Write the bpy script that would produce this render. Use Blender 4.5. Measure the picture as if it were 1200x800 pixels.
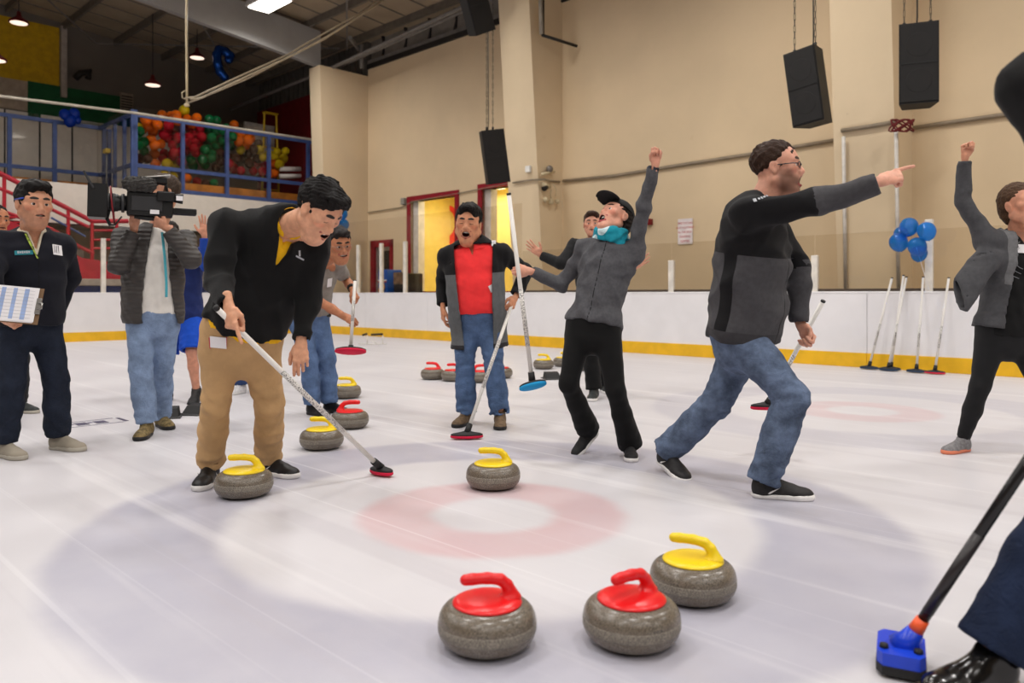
import bpy, bmesh, math, random
import numpy as np
from mathutils import Vector, Matrix

for _o in list(bpy.data.objects):
    bpy.data.objects.remove(_o)
sc = bpy.context.scene
C = sc.collection
random.seed(7)

# ------------------------------------------------------------------ camera
FPX, HC, YH = 914.0, 1.035, 345.0          # focal length (pixels of 1200x800), eye height, horizon row
cam = bpy.data.cameras.new('camera')
cam.sensor_width = 36.0
cam.lens = FPX / 1200 * 36
cam.shift_y = -(400 - YH) / 1200
cam.clip_start, cam.clip_end = .05, 200
cam.dof.use_dof = True
cam.dof.focus_distance = 4.6
cam.dof.aperture_fstop = 2.4
cam_o = bpy.data.objects.new('camera', cam)
cam_o.location = (0, 0, HC)
cam_o.rotation_euler = (math.pi / 2, 0, 0)
C.objects.link(cam_o)
sc.camera = cam_o

# ------------------------------------------------------------------ world, exposure
world = bpy.data.worlds.new('world')
sc.world = world
world.use_nodes = True
world.node_tree.nodes['Background'].inputs[0].default_value = (.9, .87, .82, 1)
world.node_tree.nodes['Background'].inputs[1].default_value = .05
sc.view_settings.view_transform = 'Standard'
sc.view_settings.look = 'None'
sc.view_settings.gamma = 1
sc.view_settings.use_curve_mapping = False
sc.view_settings.exposure = 0.0
LAMP_W = 128.0                              # watts of one ceiling fixture
LAMP_COL = (1.0, .975, .95)
# rows of ceiling fixtures over the ice: rink coordinates (along, across)
LAMP_S = [-17.7, -11.8, -5.9, 0.0, 5.9, 11.8]
LAMP_T = [9.5, 5.0, 0.5, -4.0, -8.5]

# ------------------------------------------------------------------ coordinates
UX, UY = .7131, -.7010                      # along the rink (towards the right and the viewer)
NX, NY = .7010, .7131                       # across the rink (towards the tall beige wall)
def W(s, t, z=0.0):
    return np.array([s * UX + t * NX, s * UY + t * NY, z])
def at(px, py, Y):
    return np.array([(px - 600) / FPX * Y, Y, HC - (py - YH) / FPX * Y])
def on_floor(px, py, z=0.0):
    return at(px, py, FPX * (HC - z) / (py - YH))
def on_t(px, py, t):
    a = (px - 600) / FPX
    return at(px, py, t / (NX * a + NY))
def on_s(px, py, s):
    a = (px - 600) / FPX
    return at(px, py, s / (UX * a + UY))
def st(p):
    return p[0] * UX + p[1] * UY, p[0] * NX + p[1] * NY
RINK_ANG = math.atan2(UY, UX)

def nrm(v):
    v = np.asarray(v, float)
    return v / (np.linalg.norm(v) + 1e-12)

# ------------------------------------------------------------------ materials
def lin(c):
    r = []
    for x in c[:3]:
        x = x / 255.0
        r.append(x / 12.92 if x <= .04045 else ((x + .055) / 1.055) ** 2.4)
    return (r[0], r[1], r[2], 1.0)

class NT:
    def __init__(s, name):
        s.m = bpy.data.materials.new(name)
        s.m.use_nodes = True
        s.t = s.m.node_tree
        s.b = s.t.nodes['Principled BSDF']
        s.out = s.t.nodes['Material Output']
    def n(s, typ, **kw):
        x = s.t.nodes.new(typ)
        for k, v in kw.items():
            setattr(x, k, v)
        return x
    def put(s, sock, v):
        if isinstance(v, bpy.types.NodeSocket):
            s.t.links.new(v, sock)
        else:
            sock.default_value = v
    def math(s, op, a, b=None, c=None, clamp=False):
        x = s.n('ShaderNodeMath', operation=op)
        x.use_clamp = clamp
        s.put(x.inputs[0], a)
        if b is not None: s.put(x.inputs[1], b)
        if c is not None: s.put(x.inputs[2], c)
        return x.outputs[0]
    def smooth(s, v, lo, hi):
        x = s.n('ShaderNodeMapRange', interpolation_type='SMOOTHSTEP')
        s.put(x.inputs[0], v); x.inputs[1].default_value = lo; x.inputs[2].default_value = hi
        return x.outputs[0]
    def mix(s, f, a, b):
        x = s.n('ShaderNodeMix', data_type='RGBA')
        s.put(x.inputs[0], f); s.put(x.inputs[6], a); s.put(x.inputs[7], b)
        return x.outputs[2]
    def noise(s, scale, detail=3, vec=None, rough=.55):
        x = s.n('ShaderNodeTexNoise')
        x.inputs['Scale'].default_value = scale
        x.inputs['Detail'].default_value = detail
        x.inputs['Roughness'].default_value = rough
        s.put(x.inputs['Vector'], vec if vec is not None else s.obj())
        return x.outputs[0]
    def obj(s):
        if not hasattr(s, '_tc'): s._tc = s.n('ShaderNodeTexCoord')
        return s._tc.outputs['Object']
    def attr(s, name):
        return s.n('ShaderNodeAttribute', attribute_name=name).outputs['Fac']
    def bump(s, h, strength, dist=.01):
        x = s.n('ShaderNodeBump')
        x.inputs['Strength'].default_value = strength
        x.inputs['Distance'].default_value = dist
        s.put(x.inputs['Height'], h)
        s.put(s.b.inputs['Normal'], x.outputs[0])
    def base(s, col, rough=.5, metal=0, spec=.5):
        s.put(s.b.inputs['Base Color'], col)
        s.put(s.b.inputs['Roughness'], rough)
        s.b.inputs['Metallic'].default_value = metal
        s.b.inputs['Specular IOR Level'].default_value = spec

_M = {}
def mat(name, col, rough=.5, metal=0, spec=.4, var=.12, vs=6.0, bump=0, bs=80.0, bd=.004, sheen=0):
    """procedural material: base colour with noise variation and fine relief"""
    if name in _M: return _M[name]
    k = NT(name)
    c = lin(col)
    d = tuple(min(1, x * (1 - var)) for x in c[:3]) + (1,)
    e = tuple(min(1, x * (1 + var)) for x in c[:3]) + (1,)
    k.base(k.mix(k.smooth(k.noise(vs, 4), .3, .7), d, e), rough, metal, spec)
    if bump: k.bump(k.noise(bs, 2), bump, bd)
    if sheen:
        k.b.inputs['Sheen Weight'].default_value = sheen
    _M[name] = k.m
    return k.m

def cloth(name, col, regions=(), rough=.85, var=.15, vs=18.0, weave=500.0, ws=.35, sheen=.05, fold=0):
    """fabric with crisp panels where a vertex attribute is above zero"""
    if name in _M: return _M[name]
    k = NT(name)
    def tone(c):
        c = lin(c)
        return k.mix(k.smooth(k.noise(vs, 5), .3, .7), tuple(x * (1 - var) for x in c[:3]) + (1,), tuple(min(1, x * (1 + var)) for x in c[:3]) + (1,))
    col_s = tone(col)
    for a, c in regions:
        col_s = k.mix(k.math('GREATER_THAN', k.attr(a), 0.0), col_s, tone(c))
    k.base(col_s, rough, 0, .25)
    k.b.inputs['Sheen Weight'].default_value = sheen
    h = k.noise(weave, 2)
    if fold:
        h = k.math('ADD', k.math('MULTIPLY', h, .25), k.math('MULTIPLY', k.noise(fold, 3), 2.0))
    k.bump(h, ws, .004)
    _M[name] = k.m
    return k.m

def denim(name, col, fade=1.5, vs=9.0):
    if name in _M: return _M[name]
    k = NT(name)
    c = lin(col)
    lo = tuple(x * .62 for x in c[:3]) + (1,)
    hi = tuple(min(1, x * fade) for x in c[:3]) + (1,)
    a = k.mix(k.smooth(k.noise(vs, 6, rough=.65), .28, .72), lo, hi)
    b = k.mix(k.math('MULTIPLY', k.noise(420, 2), .5), a, tuple(min(1, x * 1.7) for x in c[:3]) + (1,))
    k.base(b, .85, 0, .2)
    fo = k.n('ShaderNodeTexNoise'); fo.inputs['Scale'].default_value = 15; fo.inputs['Detail'].default_value = 3; fo.inputs['Distortion'].default_value = 1.6; k.put(fo.inputs['Vector'], k.obj())
    k.bump(k.math('ADD', k.math('MULTIPLY', k.noise(300, 2), .5), k.math('MULTIPLY', k.math('ABSOLUTE', k.math('SUBTRACT', fo.outputs[0], .5)), 5.0)), .35, .008)
    _M[name] = k.m
    return k.m

def emit(name, col, strength):
    if name in _M: return _M[name]
    k = NT(name)
    k.base(lin(col), .5)
    k.b.inputs['Emission Color'].default_value = lin(col)
    k.b.inputs['Emission Strength'].default_value = strength
    _M[name] = k.m
    return k.m

def glass(name, col, tint=.9, gloss=.08):
    """clear sheet: mostly lets light through, reflects at grazing angles"""
    if name in _M: return _M[name]
    k = NT(name)
    tr = k.n('ShaderNodeBsdfTransparent')
    tr.inputs[0].default_value = tuple(x * tint for x in lin(col)[:3]) + (1,)
    gl = k.n('ShaderNodeBsdfGlossy')
    gl.inputs['Roughness'].default_value = .06
    fr = k.n('ShaderNodeFresnel')
    fr.inputs[0].default_value = 1.45
    mx = k.n('ShaderNodeMixShader')
    geo = k.n('ShaderNodeNewGeometry')
    k.put(mx.inputs[0], k.math('MULTIPLY', k.math('ADD', k.math('MULTIPLY', fr.outputs[0], .8), gloss * .3, clamp=True), k.math('SUBTRACT', 1.0, geo.outputs['Backfacing'])))
    k.put(mx.inputs[1], tr.outputs[0]); k.put(mx.inputs[2], gl.outputs[0])
    k.put(k.out.inputs[0], mx.outputs[0])
    _M[name] = k.m
    return k.m

# ------------------------------------------------------------------ objects
def tag(o, label=None, cat=None, group=None, kind=None):
    if label: o['label'] = label
    if cat: o['category'] = cat
    if group: o['group'] = group
    if kind: o['kind'] = kind
    return o
def thing(name, label, cat, loc=(0, 0, 0), rz=0.0, group=None):
    o = bpy.data.objects.new(name, None)
    o.empty_display_size = .1
    o.location = tuple(loc)
    o.rotation_euler = (0, 0, rz)
    C.objects.link(o)
    return tag(o, label, cat, group)
def copy_tree(o, parent=None):
    c = o.copy()
    C.objects.link(c)
    if parent is not None:
        c.parent = parent
        c.matrix_parent_inverse = o.matrix_parent_inverse.copy()
    for ch in list(o.children):
        copy_tree(ch, c)
    return c

def mesh_obj(name, V, Fc, mats, parent=None, smooth=True, mi=None, base=None, attrs=None):
    """link one mesh object; vertices are world coordinates, base is the origin of its thing"""
    V = np.asarray(V, float)
    if parent is not None and base is None:
        r = parent
        base = np.array(r.get('_base', (0, 0, 0)))
    if base is None: base = np.zeros(3)
    me = bpy.data.meshes.new(name)
    if isinstance(Fc, np.ndarray):
        nf, w = Fc.shape
        me.vertices.add(len(V)); me.vertices.foreach_set('co', (V - base).astype(np.float32).ravel())
        me.loops.add(nf * w); me.loops.foreach_set('vertex_index', Fc.astype(np.int32).ravel())
        me.polygons.add(nf)
        me.polygons.foreach_set('loop_start', np.arange(0, nf * w, w, dtype=np.int32))
        me.update(calc_edges=True)
    else:
        me.from_pydata((V - base).tolist(), [], [list(f) for f in Fc])
        me.update()
    if not isinstance(mats, (list, tuple)): mats = [mats]
    for m in mats: me.materials.append(m)
    if mi is not None:
        me.polygons.foreach_set('material_index', np.asarray(mi, np.int32))
    if smooth: me.polygons.foreach_set('use_smooth', np.ones(len(me.polygons), bool))
    for k, a in (attrs or {}).items():
        at_ = me.attributes.new(k, 'FLOAT', 'POINT')
        at_.data.foreach_set('value', np.asarray(a, np.float32))
    o = bpy.data.objects.new(name, me)
    C.objects.link(o)
    if parent is not None: o.parent = parent
    return o

def rotz(a):
    c, s = math.cos(a), math.sin(a)
    return np.array([[c, -s, 0], [s, c, 0], [0, 0, 1.0]])
def frame(f, up=(0, 0, 1)):
    """columns: left-right x, forward y, up z"""
    y = nrm(f); x = np.cross(y, np.asarray(up, float))
    if np.linalg.norm(x) < 1e-6: x = np.array([1.0, 0, 0])
    x = nrm(x); z = np.cross(x, y)
    return np.stack([x, y, z], 1)
RW = np.stack([np.array([UX, UY, 0]), np.array([NX, NY, 0]), np.array([0, 0, 1.0])], 1)   # rink axes
I3 = np.eye(3)

class MB:
    def __init__(s):
        s.v, s.f, s.n, s.m = [], [], 0, []
    def add(s, V, Fc, m=0):
        V = np.asarray(V, float).reshape(-1, 3)
        s.v.append(V)
        for f in Fc:
            s.f.append([i + s.n for i in f]); s.m.append(m)
        s.n += len(V)
        return s
    def box(s, c, size, R=I3, bev=0.0, m=0):
        h = np.asarray(size, float) / 2
        if bev <= 0:
            V = np.array([[x, y, z] for x in (-1, 1) for y in (-1, 1) for z in (-1, 1)]) * h
            Fc = [(0, 1, 3, 2), (4, 6, 7, 5), (0, 4, 5, 1), (2, 3, 7, 6), (0, 2, 6, 4), (1, 5, 7, 3)]
        else:
            b = min(bev, h.min() * .95)
            bm = bmesh.new()
            bmesh.ops.create_cube(bm, size=2)
            for v in bm.verts: v.co = Vector((v.co.x * h[0], v.co.y * h[1], v.co.z * h[2]))
            bmesh.ops.bevel(bm, geom=list(bm.edges), offset=b, segments=2, profile=.5, affect='EDGES')
            bm.verts.index_update()
            V = np.array([v.co[:] for v in bm.verts]); Fc = [[v.index for v in f.verts] for f in bm.faces]
            bm.free()
        return s.add(V @ np.asarray(R).T + np.asarray(c), Fc, m)
    def cyl(s, p0, p1, r0, r1=None, n=12, m=0, caps=True):
        return s.tube([p0, p1], [r0, r0 if r1 is None else r1], n, m, caps)
    def tube(s, pts, r, n=8, m=0, caps=True, flat=1.0):
        P = [np.asarray(p, float) for p in pts]
        k = len(P)
        R = [r] * k if np.isscalar(r) else list(r)
        ref = None; V = []
        for i in range(k):
            d = nrm(P[min(i + 1, k - 1)] - P[max(i - 1, 0)])
            if ref is None:
                ref = np.cross(d, [0, 0, 1.0])
                if np.linalg.norm(ref) < 1e-4: ref = np.array([1.0, 0, 0])
            x = nrm(ref - d * (ref @ d)); y = np.cross(d, x); ref = x
            for j in range(n):
                a = 2 * math.pi * j / n
                V.append(P[i] + R[i] * (math.cos(a) * x + flat * math.sin(a) * y))
        Fc = [(i * n + j, i * n + (j + 1) % n, (i + 1) * n + (j + 1) % n, (i + 1) * n + j) for i in range(k - 1) for j in range(n)]
        if caps:
            Fc.append(tuple(range(n - 1, -1, -1))); Fc.append(tuple(range((k - 1) * n, k * n)))
        return s.add(V, Fc, m)
    def lathe(s, prof, n=32, c=(0, 0, 0), R=I3, m=0):
        V = []; Fc = []
        k = len(prof)
        for (r, z) in prof:
            for j in range(n):
                a = 2 * math.pi * j / n
                V.append((r * math.cos(a), r * math.sin(a), z))
        for i in range(k - 1):
            for j in range(n):
                Fc.append((i * n + j, i * n + (j + 1) % n, (i + 1) * n + (j + 1) % n, (i + 1) * n + j))
        Fc.append(tuple(range(n - 1, -1, -1))); Fc.append(tuple(range((k - 1) * n, k * n)))
        V = np.array(V) @ np.asarray(R).T + np.asarray(c)
        return s.add(V, Fc, m)
    def ball(s, c, r, nu=16, nv=10, R=I3, m=0):
        r = np.broadcast_to(np.asarray(r, float), 3)
        prof = [(max(math.sin(math.pi * i / nv), 1e-4), -math.cos(math.pi * i / nv)) for i in range(nv + 1)]
        V = []; Fc = []
        for (q, z) in prof:
            for j in range(nu):
                a = 2 * math.pi * j / nu
                V.append((q * math.cos(a) * r[0], q * math.sin(a) * r[1], z * r[2]))
        for i in range(nv):
            for j in range(nu):
                Fc.append((i * nu + j, i * nu + (j + 1) % nu, (i + 1) * nu + (j + 1) % nu, (i + 1) * nu + j))
        return s.add(np.array(V) @ np.asarray(R).T + np.asarray(c), Fc, m)
    def prism(s, poly, h0, h1, c=(0, 0, 0), R=I3, m=0):
        """poly in local xy, extruded in local z"""
        k = len(poly)
        V = [(x, y, h0) for x, y in poly] + [(x, y, h1) for x, y in poly]
        Fc = [tuple(range(k - 1, -1, -1)), tuple(range(k, 2 * k))] + [(i, (i + 1) % k, k + (i + 1) % k, k + i) for i in range(k)]
        return s.add(np.array(V) @ np.asarray(R).T + np.asarray(c), Fc, m)
    def build(s, name, mats, parent=None, smooth=False, base=None):
        V = np.concatenate(s.v)
        o = mesh_obj(name, V, s.f, mats, parent, smooth, s.m, base)
        return o

def wbox(mb, s0, s1, t0, t1, z0, z1, bev=0, m=0):
    return mb.box(W((s0 + s1) / 2, (t0 + t1) / 2, (z0 + z1) / 2), (abs(s1 - s0), abs(t1 - t0), abs(z1 - z0)), RW, bev, m)

def text_part(name, body, size, c, R, m, parent=None, align='CENTER', base=None, extrude=.0008):
    """flat lettering; local x runs along the text, local y up"""
    cu = bpy.data.curves.new(name, 'FONT')
    cu.body = body; cu.size = size; cu.align_x = align; cu.align_y = 'CENTER'; cu.extrude = extrude
    tmp = bpy.data.objects.new(name, cu)
    C.objects.link(tmp)
    dg = bpy.context.evaluated_depsgraph_get()
    me = bpy.data.meshes.new_from_object(tmp.evaluated_get(dg))
    V = np.array([v.co[:] for v in me.vertices]) if len(me.vertices) else np.zeros((0, 3))
    Fc = [list(p.vertices) for p in me.polygons]
    bpy.data.objects.remove(tmp); bpy.data.meshes.remove(me)
    return mesh_obj(name, V @ np.asarray(R).T + np.asarray(c), Fc, m, parent, False, None, base)

def struct(o):
    o['kind'] = 'structure'
    return o
# ================================================================== SIGNED-DISTANCE MODELLING
class Grid:
    """a block of distance samples; shapes are blended into it and the skin is drawn by surface nets"""
    def __init__(s, lo, hi, h):
        s.lo = np.asarray(lo, float); s.h = h
        s.n = np.maximum(np.ceil((np.asarray(hi) - s.lo) / h).astype(int) + 1, 4)
        s.F = np.full(tuple(s.n), .5, np.float32)
        s.ax = [(s.lo[i] + h * np.arange(s.n[i])).astype(np.float32) for i in range(3)]
    def win(s, lo, hi):
        a = np.clip(np.floor((np.asarray(lo) - s.lo) / s.h).astype(int), 0, s.n)
        b = np.clip(np.ceil((np.asarray(hi) - s.lo) / s.h).astype(int) + 1, 0, s.n)
        if np.any(b - a < 1): return None
        sl = tuple(slice(a[i], b[i]) for i in range(3))
        return sl, s.ax[0][sl[0]][:, None, None], s.ax[1][sl[1]][None, :, None], s.ax[2][sl[2]][None, None, :]
    def op(s, prim, op='u', k=0.0):
        fn, lo, hi = prim
        m = 3 * s.h + k + .01
        w = s.win(lo - m, hi + m)
        if w is None: return s
        sl, x, y, z = w
        d = fn(x, y, z).astype(np.float32)
        a = s.F[sl]
        if op == 'u':
            r = np.minimum(a, d)
            if k > 0: hh = np.maximum(k - np.abs(a - d), 0) / k; r = r - hh * hh * k * .25
        else:
            d = -d if op == 's' else d
            r = np.maximum(a, d)
            if k > 0: hh = np.maximum(k - np.abs(a - d), 0) / k; r = r + hh * hh * k * .25
        s.F[sl] = r
        return s
    def u(s, prim, k=0.0): return s.op(prim, 'u', k)
    def sub(s, prim, k=0.0): return s.op(prim, 's', k)
    def cut(s, p, n, lo=None, hi=None, k=0.0):
        """remove everything on the side the normal points to (inside a window)"""
        w = s.win(s.lo if lo is None else lo, s.lo + s.h * s.n if hi is None else hi)
        if w is None: return s
        sl, x, y, z = w
        n = nrm(n)
        d = ((x - p[0]) * n[0] + (y - p[1]) * n[1] + (z - p[2]) * n[2]).astype(np.float32)
        s.F[sl] = np.maximum(s.F[sl], d)
        return s
    def warp(s, fn, band=.05):
        """add a displacement near the skin"""
        idx = np.nonzero(np.abs(s.F) < band)
        P = [s.ax[i][idx[i]] for i in range(3)]
        s.F[idx] += fn(P[0], P[1], P[2]).astype(np.float32)
        return s
    def mesh(s, relax=1):
        F = s.F; h = s.h
        F[0], F[-1] = np.maximum(F[0], .01), np.maximum(F[-1], .01)
        F[:, 0], F[:, -1] = np.maximum(F[:, 0], .01), np.maximum(F[:, -1], .01)
        F[:, :, 0], F[:, :, -1] = np.maximum(F[:, :, 0], .01), np.maximum(F[:, :, -1], .01)
        ins = F < 0
        c = ins[:-1, :-1, :-1].astype(np.int8)
        for dx, dy, dz in ((1, 0, 0), (0, 1, 0), (0, 0, 1), (1, 1, 0), (1, 0, 1), (0, 1, 1), (1, 1, 1)):
            c += ins[dx:F.shape[0] - 1 + dx, dy:F.shape[1] - 1 + dy, dz:F.shape[2] - 1 + dz]
        act = (c > 0) & (c < 8)
        ids = np.full(act.shape, -1, np.int64)
        I = np.nonzero(act)
        N = len(I[0])
        if N == 0: return np.zeros((0, 3)), np.zeros((0, 4), int)
        ids[I] = np.arange(N)
        I = np.stack(I, 1)
        acc = np.zeros((N, 3)); cnt = np.zeros(N)
        co = np.array([[a, b, d] for a in (0, 1) for b in (0, 1) for d in (0, 1)])
        val = [F[I[:, 0] + q[0], I[:, 1] + q[1], I[:, 2] + q[2]] for q in co]
        for i in range(8):
            for j in range(i + 1, 8):
                if np.abs(co[i] - co[j]).sum() != 1: continue
                m = (val[i] < 0) != (val[j] < 0)
                t = np.where(m, val[i] / (val[i] - val[j] + 1e-20), 0)
                p = co[i][None] + t[:, None] * (co[j] - co[i])[None]
                acc += np.where(m[:, None], p, 0); cnt += m
        V = s.lo + h * (I + acc / cnt[:, None])
        Q = []
        for a in range(3):
            b, d = (a + 1) % 3, (a + 2) % 3
            sl0 = [slice(None)] * 3; sl1 = [slice(None)] * 3
            sl0[a] = slice(0, -1); sl1[a] = slice(1, None)
            A, B = ins[tuple(sl0)], ins[tuple(sl1)]
            e = np.nonzero(A != B)
            E = np.stack(e, 1)
            ok = (E[:, b] > 0) & (E[:, d] > 0) & (E[:, b] < act.shape[b]) & (E[:, d] < act.shape[d])
            E = E[ok]; fl = A[e][ok]
            def cell(ob, od):
                X = E.copy(); X[:, b] += ob; X[:, d] += od
                return ids[X[:, 0], X[:, 1], X[:, 2]]
            q = np.stack([cell(-1, -1), cell(0, -1), cell(0, 0), cell(-1, 0)], 1)
            q[~fl] = q[~fl][:, ::-1]
            Q.append(q)
        Q = np.concatenate(Q)
        for _ in range(relax):
            acc = np.zeros_like(V); cnt = np.zeros(len(V))
            for i in range(4):
                for j in ((i + 1) % 4, (i + 3) % 4):
                    acc += np.stack([np.bincount(Q[:, i], V[Q[:, j], m], len(V)) for m in range(3)], 1)
                    cnt += np.bincount(Q[:, i], minlength=len(V))
            V = .5 * V + .5 * acc / np.maximum(cnt, 1)[:, None]
        return V, Q

def cone(a, b, ra, rb, flat=None):
    a = np.asarray(a, float); b = np.asarray(b, float)
    ba = b - a; L2 = ba @ ba + 1e-12
    def fn(x, y, z):
        px, py, pz = x - a[0], y - a[1], z - a[2]
        h = np.clip((px * ba[0] + py * ba[1] + pz * ba[2]) / L2, 0, 1)
        qx, qy, qz = px - h * ba[0], py - h * ba[1], pz - h * ba[2]
        d2 = qx * qx + qy * qy + qz * qz
        if flat is not None:
            n, f = flat
            qn = qx * n[0] + qy * n[1] + qz * n[2]
            d2 = d2 + qn * qn * (1 / (f * f) - 1)
            return (np.sqrt(np.maximum(d2, 0)) - (ra + (rb - ra) * h)) * min(1, f)
        return np.sqrt(d2) - (ra + (rb - ra) * h)
    r = max(ra, rb)
    return fn, np.minimum(a, b) - r, np.maximum(a, b) + r

def ell(c, r, R=I3):
    c = np.asarray(c, float); r = np.broadcast_to(np.asarray(r, float), 3); R = np.asarray(R)
    def fn(x, y, z):
        px, py, pz = x - c[0], y - c[1], z - c[2]
        q = [px * R[0, i] + py * R[1, i] + pz * R[2, i] for i in range(3)]
        k0 = np.sqrt(sum((q[i] / r[i]) ** 2 for i in range(3)))
        k1 = np.sqrt(sum((q[i] / r[i] ** 2) ** 2 for i in range(3))) + 1e-9
        return k0 * (k0 - 1) / k1
    e = np.abs(R) @ r
    return fn, c - e, c + e

def rbox(c, half, R=I3, rad=.0):
    c = np.asarray(c, float); hf = np.asarray(half, float) - rad; R = np.asarray(R)
    def fn(x, y, z):
        px, py, pz = x - c[0], y - c[1], z - c[2]
        q = [np.abs(px * R[0, i] + py * R[1, i] + pz * R[2, i]) - hf[i] for i in range(3)]
        out = np.sqrt(sum(np.maximum(t, 0) ** 2 for t in q))
        return out + np.minimum(np.maximum(q[0], np.maximum(q[1], q[2])), 0) - rad
    e = np.abs(R) @ (hf + rad)
    return fn, c - e, c + e

def econe(a, b, sa, sb, lat, fwd, cap=1.0):
    """tapered limb with an oval section: sa, sb = (half width along lat, half depth along fwd)"""
    a = np.asarray(a, float); b = np.asarray(b, float)
    ba = b - a; L2 = ba @ ba + 1e-12
    ax = ba / math.sqrt(L2)
    la = nrm(lat - ax * (np.asarray(lat) @ ax)); fw = np.cross(ax, la)
    if fw @ np.asarray(fwd) < 0: fw = -fw
    def fn(x, y, z):
        px, py, pz = x - a[0], y - a[1], z - a[2]
        h = np.clip((px * ba[0] + py * ba[1] + pz * ba[2]) / L2, 0, 1)
        wa = sa[0] + (sb[0] - sa[0]) * h; wb = sa[1] + (sb[1] - sa[1]) * h
        qx, qy, qz = px - h * ba[0], py - h * ba[1], pz - h * ba[2]
        ql = qx * la[0] + qy * la[1] + qz * la[2]
        qf = qx * fw[0] + qy * fw[1] + qz * fw[2]
        qa = qx * ax[0] + qy * ax[1] + qz * ax[2]
        mn = np.minimum(wa, wb)
        k0 = np.sqrt((ql / wa) ** 2 + (qf / wb) ** 2 + (qa / (mn * cap)) ** 2)
        k1 = np.sqrt((ql / wa ** 2) ** 2 + (qf / wb ** 2) ** 2 + (qa / (mn * cap) ** 2) ** 2) + 1e-6
        return np.where(k0 < .3, (k0 - 1) * mn, k0 * (k0 - 1) / k1)
    r = max(max(sa), max(sb))
    return fn, np.minimum(a, b) - r, np.maximum(a, b) + r

def val(prim, V):
    return prim[0](V[:, 0], V[:, 1], V[:, 2])

def wrinkle(seed, amp, lam=.09, axis=None, stretch=3.0):
    """soft irregular folds; crests run across `axis`"""
    rg = np.random.RandomState(seed)
    ks = []
    for i in range(5):
        d = rg.normal(size=3); d /= np.linalg.norm(d)
        if axis is not None:
            d = nrm(d + np.asarray(axis) * stretch * (1 if rg.rand() > .5 else -1) * .6)
        d2 = rg.normal(size=3)
        ks.append((d * 2 * math.pi / (lam * rg.uniform(.7, 1.6)), rg.uniform(0, 6.28), d2 * rg.uniform(8, 16), rg.uniform(0, 6.28), rg.uniform(.5, 1)))
    def fn(x, y, z):
        r = 0
        for k, p, k2, p2, w in ks:
            ph = x * k[0] + y * k[1] + z * k[2] + p + 1.6 * np.sin(x * k2[0] + y * k2[1] + z * k2[2] + p2)
            r = r + w * (1 - 2 * np.abs(np.sin(ph * .5)))
        return -amp * r / 1.7
    return fn

def lump(seed, amp, lam):
    rg = np.random.RandomState(seed)
    ks = [(rg.normal(size=3) * 2 * math.pi / (lam * rg.uniform(.6, 1.5)) / 1.5, rg.uniform(0, 6.28)) for _ in range(6)]
    def fn(x, y, z):
        return amp * sum(np.sin(x * k[0] + y * k[1] + z * k[2] + p) for k, p in ks) / 2.4
    return fn
# ================================================================== SETTING
T_BOARD, T_WALL, S_END, S_FAR = 11.39, 13.39, -18.8, -25.87
HOUSE = (-.09, 3.68)
HOUSE2 = (HOUSE[0] + 4.58 * NX, HOUSE[1] + 4.58 * NY)
HOUSE0 = (HOUSE[0] - 4.58 * NX, HOUSE[1] - 4.58 * NY)

# ---- ice
def ice_material():
    k = NT('ice')
    sep = k.n('ShaderNodeSeparateXYZ'); k.put(sep.inputs[0], k.obj())
    X, Y = sep.outputs[0], sep.outputs[1]
    warp = k.math('MULTIPLY', k.math('SUBTRACT', k.noise(3.5, 3), .5), .07)
    blue = pink = None
    for (hx, hy), amt in ((HOUSE, 1.0), (HOUSE2, .5), (HOUSE0, 1.0)):
        dx = k.math('SUBTRACT', X, hx); dy = k.math('SUBTRACT', Y, hy)
        d = k.math('SQRT', k.math('ADD', k.math('MULTIPLY', dx, dx), k.math('MULTIPLY', dy, dy)))
        d = k.math('ADD', d, warp)
        b = k.math('MULTIPLY', k.smooth(d, 1.16, 1.27), k.smooth(d, 1.90, 1.78))
        p = k.math('MULTIPLY', k.smooth(d, .24, .34), k.smooth(d, .67, .57))
        b = k.math('MULTIPLY', b, amt); p = k.math('MULTIPLY', p, amt ** .5)
        blue = b if blue is None else k.math('MAXIMUM', blue, b)
        pink = p if pink is None else k.math('MAXIMUM', pink, p)
    # resurfacer streaks along the rink
    mp = k.n('ShaderNodeMapping'); mp.vector_type = 'TEXTURE'
    mp.inputs['Rotation'].default_value = (0, 0, RINK_ANG)
    mp.inputs['Scale'].default_value = (9.0, .22, 1)
    k.put(mp.inputs[0], k.obj())
    streak = k.noise(1.0, 4, mp.outputs[0])
    mp2 = k.n('ShaderNodeMapping'); mp2.vector_type = 'TEXTURE'
    mp2.inputs['Rotation'].default_value = (0, 0, RINK_ANG)
    mp2.inputs['Scale'].default_value = (14.0, .05, 1)
    k.put(mp2.inputs[0], k.obj())
    fine = k.noise(1.0, 2, mp2.outputs[0])
    cloud = k.noise(.9, 5)
    fade = k.math('ADD', k.math('MULTIPLY', k.noise(2.2, 5), .7), .35, clamp=True)
    base = k.mix(cloud, lin((190, 187, 192)), lin((211, 209, 212)))
    base = k.mix(k.math('MULTIPLY', k.math('MULTIPLY', blue, fade), .82), base, lin((150, 149, 168)))
    base = k.mix(k.math('MULTIPLY', k.math('MULTIPLY', pink, fade), .72), base, lin((196, 150, 154)))
    base = k.mix(k.math('MULTIPLY', k.smooth(streak, .56, .72), .45), base, lin((226, 224, 226)))
    base = k.mix(k.math('MULTIPLY', k.smooth(streak, .44, .30), .30), base, lin((172, 167, 174)))
    base = k.mix(k.math('MULTIPLY', k.smooth(fine, .62, .74), .35), base, lin((230, 229, 231)))
    k.base(base, k.math('ADD', .30, k.math('MULTIPLY', cloud, .2)), 0, .35)
    k.bump(k.math('ADD', k.noise(130, 2), k.math('MULTIPLY', streak, .8)), .10, .004)
    return k.m
mb = MB()
wbox(mb, -S_END * -1, 30, -21.5, T_BOARD + .06, -.12, 0)
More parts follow.
